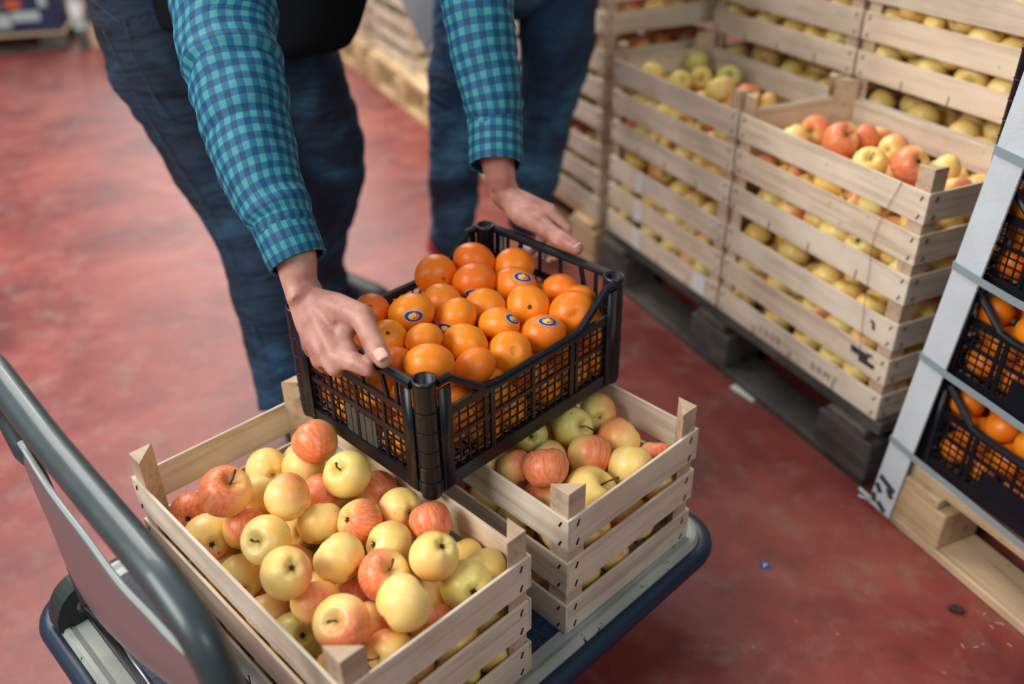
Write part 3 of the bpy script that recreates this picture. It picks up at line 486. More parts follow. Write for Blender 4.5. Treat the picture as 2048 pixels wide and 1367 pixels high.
'm': [(-0.116, 1.2404, 0.5572, 0.0323, 1), (-0.0581, 1.2823, 0.5593, 0.0331, 1), (-0.0564, 1.217, 0.557, 0.0329, 1), (0.0051, 1.2832, 0.5478, 0.0318, 1), (0.0073, 1.22, 0.5463, 0.0335, 1), (0.0758, 1.2206, 0.5382, 0.0286, 1), (0.1012, 1.1938, 0.5346, 0.0268, 1), (-0.1027, 1.172, 0.544, 0.0311, 1), (-0.1408, 1.0944, 0.5731, 0.0318, 1), (-0.1984, 1.106, 0.5705, 0.0256, 1), (-0.0388, 1.1597, 0.5434, 0.0302, 1), (-0.0791, 1.1152, 0.5509, 0.0319, 1), (0.0244, 1.1586, 0.5444, 0.0318, 1), (-0.018, 1.1055, 0.5447, 0.0294, 1), (0.0891, 1.1473, 0.5387, 0.0334, 1), (0.0443, 1.1022, 0.5316, 0.0322, 1), (-0.0639, 1.0567, 0.5445, 0.0314, 1), (-0.1182, 1.0274, 0.5709, 0.0248, 1), (-0.1673, 1.0353, 0.5685, 0.0256, 1), (-0.0026, 1.0515, 0.533, 0.0298, 1), (-0.1059, 0.9584, 0.5754, 0.0312, 1), (-0.0505, 1.001, 0.5423, 0.0286, 1), (-0.1495, 0.9872, 0.5591, 0.0243, 1), (-0.1409, 1.2303, 0.4474, 0.0304, 0), (-0.1441, 1.1624, 0.5012, 0.029, 0), (0.039, 1.2532, 0.501, 0.0298, 0), (-0.2283, 1.0596, 0.4457, 0.0287, 0), (0.0195, 1.0725, 0.4878, 0.0287, 0), (0.0321, 1.1873, 0.4961, 0.0306, 0), (-0.1961, 1.1767, 0.4998, 0.0286, 0), (-0.1898, 1.021, 0.4452, 0.0282, 0), (-0.0886, 1.0293, 0.5008, 0.0303, 0), (-0.1852, 1.018, 0.5011, 0.0293, 0), (0.0839, 1.1376, 0.4455, 0.0285, 0), (-0.2043, 1.1037, 0.4463, 0.0293, 0), (0.0296, 1.1524, 0.4451, 0.0281, 0), (-0.0602, 1.1065, 0.4458, 0.0288, 0), (-0.0418, 1.1269, 0.4962, 0.029, 0), (-0.0318, 1.0226, 0.4941, 0.0302, 0), (-0.109, 0.9445, 0.4474, 0.0304, 0), (-0.1343, 1.1084, 0.5012, 0.0291, 0), (0.1202, 1.1748, 0.4952, 0.0287, 0), (0.0098, 1.2062, 0.4468, 0.0298, 0), (-0.0812, 1.2939, 0.4987, 0.0283, 0), (-0.0777, 1.0525, 0.4475, 0.0305, 0), (-0.1231, 1.1775, 0.448, 0.031, 0), (-0.1574, 1.216, 0.5013, 0.0286, 0), (-0.0714, 0.9809, 0.489, 0.0292, 0), (-0.135, 0.993, 0.5005, 0.0303, 0), (0.0128, 1.1311, 0.4922, 0.0297, 0), (0.0547, 1.24, 0.4452, 0.0282, 0), (-0.0342, 1.075, 0.4858, 0.0284, 0), (-0.0456, 1.0052, 0.4448, 0.0278, 0), (-0.2325, 1.064, 0.5012, 0.0289, 0), (-0.0343, 1.2549, 0.4457, 0.0287, 0), (-0.1353, 1.0361, 0.4473, 0.0303, 0), (-0.0712, 1.3045, 0.4449, 0.0279, 0), (-0.0137, 1.2802, 0.4937, 0.03, 0), (-0.0725, 1.1606, 0.4449, 0.0279, 0), (-0.1846, 1.0689, 0.4824, 0.03, 0), (-0.0088, 1.1036, 0.4462, 0.0292, 0), (-0.1113, 1.1199, 0.4467, 0.0297, 0), (-0.1851, 1.1218, 0.5012, 0.0288, 0), (-0.1805, 1.1915, 0.4463, 0.0293, 0), (-0.2705, 1.1011, 0.5013, 0.0287, 0), (-0.1187, 1.2554, 0.4995, 0.0285, 0), (-0.0123, 1.2249, 0.4913, 0.0297, 0), (-0.1517, 1.0865, 0.4449, 0.0279, 0), (-0.0629, 1.2432, 0.5011, 0.0293, 0), (-0.0487, 1.1825, 0.4907, 0.0288, 0), (0.1202, 1.1748, 0.4457, 0.0287, 0), (-0.1639, 1.1394, 0.4516, 0.0296, 0), (-0.1372, 1.0525, 0.5009, 0.0304, 0), (-0.0976, 0.9983, 0.4449, 0.0279, 0), (-0.0767, 1.2172, 0.4469, 0.0299, 0), (-0.2341, 1.1378, 0.5009, 0.0289, 0), (-0.0073, 1.0458, 0.446, 0.029, 0), (-0.105, 1.2684, 0.4461, 0.0291, 0), (-0.109, 0.9435, 0.5011, 0.0297, 0), (0.0669, 1.1887, 0.4479, 0.0309, 0), (-0.085, 1.0875, 0.4962, 0.0299, 0), (0.0178, 1.2759, 0.4455, 0.0285, 0), (-0.2625, 1.107, 0.4472, 0.0302, 0), (-0.1506, 0.9825, 0.4452, 0.0282, 0), (-0.0412, 1.3309, 0.5008, 0.0308, 0), (-0.1023, 1.2026, 0.4965, 0.0305, 0), (-0.0921, 1.1452, 0.4941, 0.029, 0), (-0.0219, 1.1588, 0.446, 0.029, 0), (0.0435, 1.0999, 0.4478, 0.0308, 0)],
'gen': [(0.0966, 0.0675, 0.0949, 0.0318, 0), (0.1637, -0.0432, 0.1372, 0.0336, 0), (-0.0194, -0.0197, 0.1927, 0.0323, 0), (-0.0876, -0.1022, 0.0418, 0.0328, 0), (-0.2054, 0.1, 0.19, 0.035, 0), (-0.0428, 0.102, 0.1076, 0.033, 0), (0.0099, -0.1002, 0.0438, 0.0348, 0), (-0.2128, 0.0078, 0.0979, 0.0312, 0), (-0.2082, -0.0319, 0.0448, 0.0358, 0), (0.2084, 0.0255, 0.1674, 0.0356, 0), (0.0629, 0.0099, 0.0952, 0.0343, 0), (-0.1424, -0.0591, 0.0411, 0.0321, 0), (-0.0531, 0.1008, 0.0432, 0.0342, 0), (0.212, -0.0725, 0.041, 0.032, 0), (0.2111, -0.0079, 0.0419, 0.0329, 0), (0.1534, -0.1037, 0.1172, 0.0313, 0), (-0.094, -0.1035, 0.1331, 0.0315, 0), (0.0153, -0.0942, 0.1931, 0.0319, 0), (0.0453, -0.0379, 0.193, 0.032, 0), (-0.2089, 0.0999, 0.0739, 0.0351, 0), (0.0067, 0.1027, 0.1466, 0.0323, 0), (-0.1002, 0.1, 0.1692, 0.035, 0), (0.1558, -0.0387, 0.0402, 0.0312, 0), (-0.1545, 0.0577, 0.1845, 0.0314, 0), (0.0453, 0.1036, 0.096, 0.0314, 0), (0.2085, -0.0415, 0.1895, 0.0355, 0), (-0.1584, 0.0562, 0.0919, 0.035, 0), (0.2128, -0.0413, 0.096, 0.0312, 0), (0.1533, 0.0638, 0.1301, 0.0355, 0), (-0.2118, 0.0363, 0.0412, 0.0322, 0), (0.0287, 0.0241, 0.1926, 0.0324, 0), (-0.2101, 0.0609, 0.1348, 0.0339, 0), (-0.0376, 0.1029, 0.1929, 0.0321, 0), (-0.0412, -0.0993, 0.092, 0.0357, 0), (-0.1563, -0.1021, 0.156, 0.0329, 0), (-0.146, -0.1012, 0.0906, 0.0338, 0), (0.1495, -0.1012, 0.1843, 0.0338, 0), (-0.1661, -0.0388, 0.0978, 0.0325, 0), (-0.2094, -0.0998, 0.1152, 0.0346, 0), (0.047, -0.0549, 0.0791, 0.0358, 0), (-0.0364, 0.0364, 0.0429, 0.0339, 0), (0.1545, 0.1035, 0.0696, 0.0315, 0), (-0.1513, 0.0067, 0.0439, 0.0349, 0), (-0.0848, -0.0113, 0.0433, 0.0343, 0), (0.0787, -0.0445, 0.1385, 0.0335, 0), (0.0065, 0.0514, 0.0926, 0.0342, 0), (0.0124, 0.1026, 0.0414, 0.0324, 0), (-0.1502, 0.1024, 0.0416, 0.0326, 0), (-0.2104, -0.0897, 0.1914, 0.0336, 0), (0.181, 0.0481, 0.0405, 0.0315, 0), (-0.2101, -0.0391, 0.147, 0.0339, 0), (0.1469, 0.103, 0.193, 0.032, 0), (-0.0317, -0.0494, 0.0413, 0.0323, 0), (0.2086, 0.0996, 0.1085, 0.0354, 0), (-0.0666, 0.0439, 0.1911, 0.0339, 0), (0.2117, 0.1027, 0.0413, 0.0323, 0), (0.0538, 0.0523, 0.0434, 0.0344, 0), (-0.1067, -0.0702, 0.1892, 0.0358, 0), (0.1065, 0.0152, 0.1481, 0.0354, 0), (0.0876, -0.1001, 0.0439, 0.0349, 0), (0.0831, -0.1023, 0.1113, 0.0327, 0), (0.0169, -0.0047, 0.0429, 0.0339, 0), (-0.1111, -0.003, 0.1722, 0.0339, 0), (0.0476, 0.1034, 0.1934, 0.0316, 0), (-0.2096, -0.1006, 0.0434, 0.0344, 0), (0.0527, 0.0574, 0.1415, 0.0336, 0), (0.094, -0.0198, 0.0426, 0.0336, 0), (-0.0323, -0.0073, 0.0929, 0.0346, 0), (0.0902, 0.0592, 0.1935, 0.0315, 0), (-0.1676, 0.011, 0.1415, 0.0322, 0), (-0.1026, 0.0551, 0.0498, 0.0358, 0), (0.1186, 0.0414, 0.0416, 0.0326, 0), (-0.0752, 0.0511, 0.1272, 0.0324, 0), (0.1215, -0.0585, 0.0877, 0.0315, 0), (-0.0188, 0.0274, 0.1487, 0.0326, 0), (0.2102, 0.0942, 0.1775, 0.0338, 0), (0.2127, -0.1037, 0.0958, 0.0313, 0), (0.1005, 0.1025, 0.1482, 0.0325, 0), (0.0973, 0.1026, 0.0414, 0.0324, 0), (-0.1604, 0.1031, 0.1407, 0.0319, 0), (0.1219, -0.0386, 0.1901, 0.0349, 0), (0.1447, 0.0036, 0.0904, 0.0357, 0), (-0.0601, -0.0429, 0.1445, 0.0354, 0), (0.0189, -0.1018, 0.1251, 0.0332, 0), (-0.0367, -0.1035, 0.1587, 0.0315, 0), (0.2112, -0.1022, 0.1596, 0.0328, 0), (-0.1085, 0.1014, 0.101, 0.0336, 0), (-0.0956, -0.0585, 0.0886, 0.0329, 0), (-0.2094, 0.0217, 0.1904, 0.0346, 0), (0.0117, -0.0357, 0.1364, 0.0346, 0), (0.0807, -0.0996, 0.1795, 0.0354, 0), (0.1549, -0.1016, 0.0527, 0.0334, 0), (0.1494, 0.0391, 0.1927, 0.0323, 0), (-0.1141, 0.0037, 0.1034, 0.0354, 0), (0.2087, 0.0304, 0.0977, 0.0353, 0), (-0.1641, -0.0352, 0.1933, 0.0317, 0)],
'gen_m': [(-0.099, 0.1045, 0.0385, 0.0295, 0), (0.0966, 0.1027, 0.0403, 0.0313, 0), (0.1042, 0.0645, 0.0828, 0.0283, 0), (0.1525, 0.0008, 0.0828, 0.0315, 0), (-0.1376, -0.1051, 0.0379, 0.0289, 0), (-0.0974, 0.0481, 0.0399, 0.0309, 0), (0.018, 0.04, 0.042, 0.0296, 0), (-0.0047, -0.0547, 0.0798, 0.0307, 0), (0.115, -0.0061, 0.127, 0.031, 0), (0.021, 0.1031, 0.1271, 0.0309, 0), (0.0446, -0.106, 0.037, 0.028, 0), (-0.0426, -0.1029, 0.0816, 0.0311, 0), (0.0198, -0.1061, 0.0851, 0.0279, 0), (0.0566, -0.017, 0.1275, 0.0305, 0), (0.1564, 0.0744, 0.0857, 0.0276, 0), (-0.0702, -0.1053, 0.1293, 0.0287, 0), (-0.1265, 0.106, 0.13, 0.028, 0), (-0.0444, -0.0606, 0.039, 0.03, 0), (-0.0621, -0.0026, 0.1293, 0.0287, 0), (-0.0125, 0.0815, 0.0839, 0.0298, 0), (-0.1272, -0.0331, 0.082, 0.0283, 0), (0.0793, 0.0135, 0.0841, 0.0291, 0), (0.0961, 0.1028, 0.1268, 0.0312, 0), (-0.1541, -0.0462, 0.1281, 0.0299, 0), (0.1546, 0.1046, 0.0384, 0.0294, 0), (-0.1318, 0.0722, 0.0839, 0.0304, 0), (-0.0416, 0.1025, 0.0405, 0.0315, 0), (-0.0051, -0.0096, 0.1292, 0.0288, 0), (-0.0364, 0.1061, 0.1301, 0.0279, 0), (-0.0804, -0.1056, 0.0374, 0.0284, 0), (0.0518, -0.1059, 0.1299, 0.0281, 0), (0.0971, -0.1049, 0.0976, 0.0291, 0), (-0.0996, -0.0577, 0.1275, 0.0305, 0), (-0.1205, 0.0026, 0.1274, 0.0306, 0), (0.0306, -0.053, 0.0369, 0.0279, 0), (-0.1559, -0.0505, 0.0371, 0.0281, 0), (0.1537, 0.0393, 0.1291, 0.0289, 0), (0.1531, 0.0445, 0.0399, 0.0309, 0), (0.1546, -0.1046, 0.0384, 0.0294, 0), (-0.0955, 0.0575, 0.1283, 0.0297, 0), (0.0855, 0.0448, 0.1294, 0.0286, 0), (-0.0098, -0.0128, 0.0387, 0.0297, 0), (0.0241, -0.003, 0.0823, 0.0299, 0), (-0.1013, -0.0541, 0.0378, 0.0288, 0), (-0.1541, 0.1041, 0.0389, 0.0299, 0), (0.0992, -0.1035, 0.0395, 0.0305, 0), (-0.1551, 0.0163, 0.084, 0.0289, 0), (0.1547, 0.1047, 0.1287, 0.0293, 0), (0.0546, -0.0039, 0.037, 0.028, 0), (0.0199, -0.0606, 0.1295, 0.0285, 0), (0.0949, -0.0604, 0.1304, 0.0276, 0), (-0.0875, 0.0212, 0.087, 0.0277, 0), (-0.1562, 0.0486, 0.1302, 0.0278, 0), (-0.0689, -0.0047, 0.0401, 0.0311, 0), (-0.019, 0.0469, 0.1275, 0.0305, 0), (-0.107, -0.1041, 0.0874, 0.0299, 0), (-0.0804, 0.1033, 0.0939, 0.0307, 0), (0.0859, -0.0489, 0.0372, 0.0282, 0), (-0.0385, 0.0448, 0.0379, 0.0289, 0), (-0.0705, -0.0375, 0.0843, 0.0298, 0), (-0.0389, -0.0568, 0.127, 0.031, 0), (0.058, 0.1043, 0.083, 0.0297, 0), (0.156, -0.0475, 0.13, 0.028, 0), (-0.1449, -0.1064, 0.1304, 0.0276, 0), (0.1149, -0.0445, 0.0834, 0.0276, 0), (0.112, 0.0013, 0.0396, 0.0306, 0), (0.0583, -0.0618, 0.0861, 0.0311, 0), (-0.0109, -0.106, 0.13, 0.028, 0), (0.0198, 0.1032, 0.0398, 0.0308, 0), (-0.1564, -0.0801, 0.0835, 0.0276, 0), (0.0361, 0.0514, 0.0997, 0.0309, 0), (0.1537, -0.0949, 0.0971, 0.0303, 0), (0.0749, 0.0481, 0.0384, 0.0294, 0), (-0.0324, 0.0122, 0.0839, 0.0294, 0), (-0.009, -0.1057, 0.0373, 0.0283, 0), (0.1527, -0.0446, 0.0403, 0.0313, 0), (-0.1554, 0.047, 0.0376, 0.0286, 0), (-0.1279, -0.0018, 0.0375, 0.0285, 0)]}
KEEP = {'c1': {0: 'i', 1: 'i', 2: 'i', 3: 'i', 4: 'i', 5: 'i', 6: 'i', 7: 'i', 8: 'i', 9: 'i', 10: 'i', 11: 'i', 12: 'i', 13: 'i', 14: 'i', 15: 'i', 16: 'i', 17: 'i', 18: 'i', 19: 'i', 20: 'i', 21: 'i', 22: 'i', 23: 'i', 24: 'i', 25: 'i', 26: 'i', 27: 'i', 28: 'i', 29: 'i', 30: 'i', 31: 'i', 32: 'i', 33: 'i', 34: 'i', 35: 'i', 36: 'i', 37: 'i', 40: 's', 42: 's', 43: 's', 44: 'i', 45: 'i', 46: 'i', 48: 's', 49: 'i', 51: 'i', 52: 'i', 54: 'i', 56: 'i', 57: 's', 58: 'i', 59: 's', 60: 's', 62: 's', 63: 'i', 65: 's', 66: 's', 68: 'i', 71: 's', 75: 'i', 77: 'i', 80: 's', 81: 'i', 82: 'i', 83: 's', 84: 'i', 85: 's', 87: 's', 88: 'i', 89: 'i', 90: 'i', 92: 's', 94: 'i', 96: 's', 97: 'i', 99: 'i', 100: 'i', 101: 's', 104: 's', 107: 's'}, 'c2': {0: 'i', 1: 'i', 2: 'i', 3: 'i', 4: 'i', 5: 'i', 6: 'i', 7: 'i', 8: 'i', 9: 'i', 10: 'i', 11: 'i', 12: 'i', 13: 'i', 14: 'i', 18: 's', 21: 's', 29: 'i', 31: 's', 34: 's', 35: 'i', 36: 's', 37: 'i', 39: 'i', 41: 's', 44: 'i', 46: 'i', 48: 's', 49: 's', 51: 's', 52: 'i', 54: 'i', 56: 's', 57: 'i', 59: 's', 60: 'i', 61: 'i', 64: 's', 66: 'i', 67: 's', 69: 's', 71: 'i', 73: 'i', 75: 'i', 77: 'i', 79: 'i', 80: 'i', 83: 'i', 84: 'i'}, 's1': {0: 'i', 1: 'i', 2: 'i', 3: 'i', 4: 'i', 5: 'i', 6: 'i', 7: 'i', 8: 'i', 9: 'i', 10: 'i', 12: 's', 15: 'i', 16: 'i', 17: 's', 18: 's', 19: 's', 20: 'i', 23: 'i', 26: 's', 28: 'i', 29: 's', 31: 's', 32: 's', 33: 'i', 35: 'i', 38: 'i', 39: 'i', 40: 'i', 44: 'i', 46: 's', 47: 'i', 48: 'i', 49: 'i', 50: 's', 52: 'i', 53: 's', 57: 's', 58: 'i', 61: 's', 62: 'i', 64: 'i', 66: 'i', 67: 'i', 68: 'i', 69: 'i', 70: 'i', 71: 's', 74: 'i', 75: 'i', 76: 'i'}, 's2': {0: 'i', 1: 'i', 2: 'i', 3: 'i', 4: 'i', 5: 'i', 6: 'i', 7: 'i', 8: 'i', 9: 'i', 10: 'i', 12: 'i', 21: 'i', 27: 'i', 28: 'i', 30: 'i', 31: 'i', 33: 'i', 35: 'i', 42: 's', 44: 'i', 45: 'i', 51: 's', 53: 's', 57: 'i', 58: 'i', 64: 'i', 65: 'i', 66: 'i', 72: 'i', 73: 'i', 75: 's', 77: 's', 80: 's'}, 'l1': {3: 'i', 6: 'i', 9: 'i', 11: 'i', 13: 'i', 14: 'i', 15: 'i', 16: 'i', 17: 'i', 18: 'i', 25: 'i', 27: 'i', 33: 'i', 34: 'i', 35: 'i', 36: 'i', 38: 'i', 44: 's', 45: 's', 48: 'i', 50: 'i', 51: 's', 53: 'i', 57: 'i', 59: 'i', 60: 'i', 62: 'i', 64: 'i', 80: 'i', 82: 'i', 83: 'i', 84: 'i', 85: 's', 87: 's', 90: 'i', 91: 'i', 92: 'i', 94: 'i', 95: 'i'}, 'r2251': {2: 'i', 4: 's', 17: 'i', 18: 'i', 23: 'i', 48: 'i', 50: 's', 54: 's', 57: 'i', 60: 'i', 62: 'i', 82: 's', 83: 's', 84: 's', 88: 'i', 90: 'i', 95: 'i'}, 'r2252': {3: 'i', 6: 'i', 7: 's', 8: 'i', 11: 'i', 16: 'i', 33: 'i', 34: 'i', 35: 'i', 37: 'i', 38: 'i', 39: 's', 43: 'i', 44: 's', 52: 's', 59: 'i', 60: 'i', 61: 's', 64: 'i', 82: 's', 83: 'i', 84: 'i', 87: 's', 89: 'i', 90: 'i'}, 'r2751': {2: 'i', 9: 's', 16: 's', 17: 'i', 18: 'i', 25: 'i', 30: 's', 34: 's', 36: 'i', 48: 'i', 50: 's', 57: 'i', 62: 'i', 80: 'i', 83: 'i', 84: 's', 88: 's', 90: 'i', 95: 'i'}, 'l2': {2: 's', 3: 'i', 6: 'i', 15: 'i', 16: 'i', 17: 'i', 18: 'i', 25: 's', 33: 'i', 34: 'i', 35: 'i', 36: 'i', 38: 'i', 48: 'i', 50: 'i', 57: 'i', 59: 'i', 60: 'i', 62: 's', 64: 'i', 80: 's', 83: 'i', 84: 'i', 90: 'i', 91: 'i', 95: 'i'}, 'e001': {9: 'i', 15: 'i', 18: 'i', 20: 's', 25: 'i', 30: 'i', 36: 'i', 51: 'i', 59: 'i', 60: 's', 63: 'i', 68: 'i', 75: 'i', 77: 'i', 80: 'i', 91: 'i', 92: 'i'}, 'r2752': {3: 'i', 6: 'i', 8: 'i', 11: 's', 13: 's', 15: 'i', 27: 's', 33: 'i', 35: 'i', 42: 'i', 43: 's', 59: 'i', 60: 's', 64: 'i', 81: 's', 85: 's', 91: 'i'}, 'e002': {13: 'i', 14: 'i', 22: 'i', 49: 'i', 55: 'i', 56: 's', 66: 's', 71: 's', 76: 's', 91: 'i'}, 'e000': {6: 'i', 15: 'i', 17: 'i', 36: 'i', 44: 's', 59: 'i', 60: 'i', 80: 's', 83: 'i', 90: 'i', 91: 'i'}, 'm': {0: 'i', 1: 'i', 2: 'i', 3: 'i', 4: 'i', 5: 'i', 6: 'i', 7: 'i', 8: 'i', 9: 'i', 10: 'i', 11: 'i', 12: 'i', 13: 'i', 14: 'i', 15: 'i', 16: 'i', 17: 'i', 18: 'i', 19: 'i', 20: 'i', 21: 'i', 22: 'i', 24: 'i', 25: 'i', 26: 'i', 27: 'i', 30: 'i', 31: 'i', 32: 'i', 33: 'i', 35: 'i', 37: 'i', 38: 'i', 39: 'i', 40: 'i', 41: 'i', 46: 'i', 47: 'i', 48: 'i', 49: 'i', 51: 'i', 52: 'i', 53: 'i', 55: 'i', 57: 'i', 60: 'i', 62: 'i', 64: 'i', 65: 'i', 69: 'i', 70: 'i', 73: 'i', 75: 'i', 76: 'i', 78: 'i', 79: 'i', 80: 'i', 82: 'i', 83: 'i', 85: 'i', 86: 'i', 88: 'i'}, 't20': {4: 'i', 10: 'i', 11: 'i', 12: 'i', 13: 'i', 15: 'i', 20: 'i', 23: 'i', 29: 'i', 30: 'i', 31: 'i', 32: 'i', 43: 'i', 45: 'i', 49: 'i', 50: 'i', 55: 'i', 63: 'i', 66: 'i', 67: 'i', 69: 'i', 74: 'i'}, 't21': {4: 'i', 10: 'i', 11: 'i', 12: 'i', 15: 'i', 20: 'i', 23: 'i', 29: 'i', 30: 'i', 31: 'i', 32: 'i', 35: 'i', 43: 'i', 45: 'i', 49: 'i', 50: 'i', 55: 'i', 63: 'i', 66: 'i', 67: 'i', 69: 'i', 74: 'i'}, 't22': {4: 'i', 10: 'i', 11: 'i', 12: 'i', 13: 'i', 15: 'i', 23: 'i', 29: 'i', 30: 'i', 31: 'i', 32: 'i', 34: 'i', 35: 'i', 38: 'i', 45: 'i', 49: 'i', 50: 'i', 55: 'i', 60: 'i', 63: 'i', 66: 'i', 67: 'i', 69: 'i', 74: 'i'}, 't23': {4: 'i', 10: 'i', 11: 'i', 12: 'i', 15: 'i', 18: 'i', 23: 'i', 29: 'i', 30: 'i', 31: 'i', 32: 'i', 34: 'i', 41: 'i', 45: 'i', 49: 'i', 55: 'i', 60: 'i', 63: 'i', 66: 'i', 67: 'i', 69: 'i', 74: 'i'}, 't24': {4: 'i', 10: 'i', 11: 'i', 12: 'i', 17: 'i', 29: 'i', 74: 'i'}, 't60': {4: 'i', 55: 'i', 63: 'i', 69: 'i'}, 't61': {4: 'i'}}
STUFF = [0]
stuff_items = []
def local_to_world(o, ang, p):
    return (o[0]+math.cos(ang)*p[0]-math.sin(ang)*p[1], o[1]+math.sin(ang)*p[0]+math.cos(ang)*p[1], p[2])
def kept(key, i):
    if KEEP is None: return 'i'
    return KEEP.get(key, {}).get(i)


# (pole kind, pole dx, dy, blush dx, dy, blush, green, spots) as seen from the front
F_C1 = [('N',0,0,-.8,-.5,.80,0,.1),('B',.4,.4,.7,.1,.30,.1,.1),('N',.1,-.2,.5,0,.14,0,.1),('T',-.5,-.32,.3,.4,.10,.4,.1),('T',.35,-.55,-.9,0,.85,0,.05),('N',0,0,.3,0,.05,.1,0),
('N',0,-.3,.8,.2,.42,0,.2),('N',0,0,.2,-.4,.62,0,.1),('N',.2,0,.3,-.3,.70,.1,.2),('B',-.1,.4,.2,-.5,.95,0,1.),('B',.25,.4,.2,.6,.50,.1,.8),('N',0,0,.2,-.8,.60,0,.2),
('T',-.5,.08,.3,.3,.05,.1,.1),('B',.5,.0,-.4,.3,.05,.2,.1),('N',.2,.3,.4,.4,.12,0,.2),('B',-.68,-.1,.4,.2,.72,.1,.5),('B',.58,.15,-.3,.8,.50,.2,.2),('N',.2,-.5,0,-.3,1.,0,0),
('B',-.8,0,.3,.4,.16,.1,.2),('N',.1,.4,.4,.3,.02,.1,.1),('B',.27,-.25,.9,-.1,.45,0,.1),('B',.15,.62,.3,.2,.10,.2,.1),('T',.35,-.35,-.9,.2,.70,0,.1),('B',.42,-.5,0,.9,.30,.2,0),
('N',0,0,.2,.2,.05,.4,.1),('B',.3,.22,-.3,.3,.04,.6,.1),('N',.1,-.3,.3,.2,.12,0,.2),('N',-.1,0,0,-.6,.45,0,.3),('N',0,0,.3,0,.75,0,0),('T',-.35,-.1,.5,.7,.62,0,.1),
('B',.42,-.05,-.5,.3,.10,.9,.1),('N',0,0,.3,.2,.2,.1,.1),('N',0,0,.2,.3,.35,0,.1),('N',0,0,.4,.2,.14,.1,0),('T',-.75,.3,-.5,-.2,.45,0,.1),('N',0,0,.3,-.2,.35,0,.1),('N',0,0,.3,.2,.6,.1,.3),('N',0,0,.2,.2,.1,.1,0)]
L_C1 = ['orange-red apple highest at the back of the crate by the cart handle',
'yellow apple with a low right dark blossom end, back of the handle-end crate',
'plain yellow apple just below the orange-red one at the back of the handle-end crate',
'large yellow-green apple with a long stem to its upper left, below the black crate',
'apple red on its left, yellow on its right, stem pointing up, near the left post',
'small part of a yellow apple between the red-and-yellow one and the striped yellow one',
'yellow apple with pink striping on its right side, below the plain yellow back ones',
'pinkish apple squeezed left of the large long-stemmed yellow-green apple',
'dull pink-brown apple right of the long-stemmed one, in the shade by the inner slats',
'small red apple with dark spots in the left corner below the corner post',
'mottled spotty apple with a dark star-shaped blossom end, beside the left long slat',
'orange-pink apple behind the yellow apple whose stem points lower left',
'yellow apple with a short dark stem in its left pit, in the handle-end crate',
'yellow apple mostly covered, right behind the yellow apple with the short dark stem',
'plain yellow apple near the centre, left of the brownish orange one',
'brownish orange apple with its blossom end at the left, centre of the handle-end crate',
'dull yellow-brown apple with a dark blossom end low right, along the inner long slats',
'bright red apple along the inner long slats of the handle-end crate',
'yellow apple with a dark pit at its left edge, above the stemmed orange one',
'smooth bright yellow apple without marks in the middle of the handle-end crate',
'round yellow apple with a dark eye at upper right and a red right edge',
'yellow apple with its pit at the bottom, by the left long slat in mid crate',
'orange and yellow apple with a curved stem, just right of the crate centre',
'yellow apple with a small green eye near its top right, below the bright red one',
'dotted yellow apple tucked in the right corner behind the pale green one',
'pale yellow-green apple with a dark radiating blossom end near the right corner post',
'largest plain yellow apple at the front of the handle-end crate',
'yellow apple with a faint pink top, above the front apple with the slanting stem',
'small part of a deep orange apple left of the largest plain yellow one',
'large apple with a slanting stem and red lower right, front of the handle-end crate',
'green-tinged apple with a blue-black eye, at the front left near the long slat',
'pale yellow apple above the green-tinged one, by the left long slat',
'yellow apple between the front slanting-stem apple and the largest plain one, lower down',
'pale yellow apple partly hidden left of the pale green one',
'orange-flushed apple close to the front corner post, with its stem at lower left',
'yellow apple directly behind the front corner post',
'reddish apple low against the right-hand short slats near the front',
'small part of a yellow apple right of the green-eyed one, by the inner slats']
F_C2 = [('B',.1,.35,.7,-.4,.42,.6,.2),('T',.65,-.1,.0,.4,.16,.7,.8),('B',.1,.1,.3,.5,.10,.7,.1),('N',0,0,-.2,-.6,.45,0,.1),('N',0,-.3,.5,-.4,.62,0,.1),('N',0,0,.6,.2,.22,.4,0),
('N',.6,0,-.1,-.8,.72,.1,.2),('N',0,0,.6,-.2,.6,.4,0),('N',0,-.4,.4,.4,.16,.2,.1),('N',0,0,.2,-.5,.65,0,0),('T',.7,-.45,.8,.2,.38,.1,0),('B',.05,.2,-.6,-.4,.6,.1,.1),('N',0,0,.5,0,.28,.3,0)]
L_C2 = ['green-red apple with a dark sunken eye at the far back of the free-end crate','greenish yellow apple with a forked stem at its right, back of the free-end crate',
'green apple with a dark eye half under the black crate','yellow apple with a pink patch by the right back slats of the free-end crate','tall pink-topped apple in the middle of the free-end crate',
'yellow-green apple mostly behind the pink-topped pair','pink-topped irregular apple left of centre in the free-end crate','green apple with a pink side, left, under the edge of the black crate',
'smooth pale yellow apple near the right slats of the free-end crate','red and yellow apple touching the far right slat','large pale apple with a red streak at its right, front of the free-end crate',
'orange apple with dark eye facing up, by the front post of the free-end crate','yellow-green apple at the left edge beside the long slat of the free-end crate']
F_S1 = [('T',-.6,.15,0,-.4,.6,.1,0),('N',0,0,.3,-.6,.14,0,0),('T',.5,-.45,-.3,-.2,.85,0,0),('N',0,0,.2,.2,.85,0,0),('N',0,0,.2,0,.45,0,0),('B',-.6,.1,.2,-.3,.35,0,0),('T',.05,-.5,.4,.6,.10,.1,0),('B',.45,-.2,-.9,.1,.72,0,0),('N',0,0,-.3,.3,.14,0,0),('N',0,0,.3,-.5,.55,0,0),('N',0,0,.3,0,.6,0,0)]
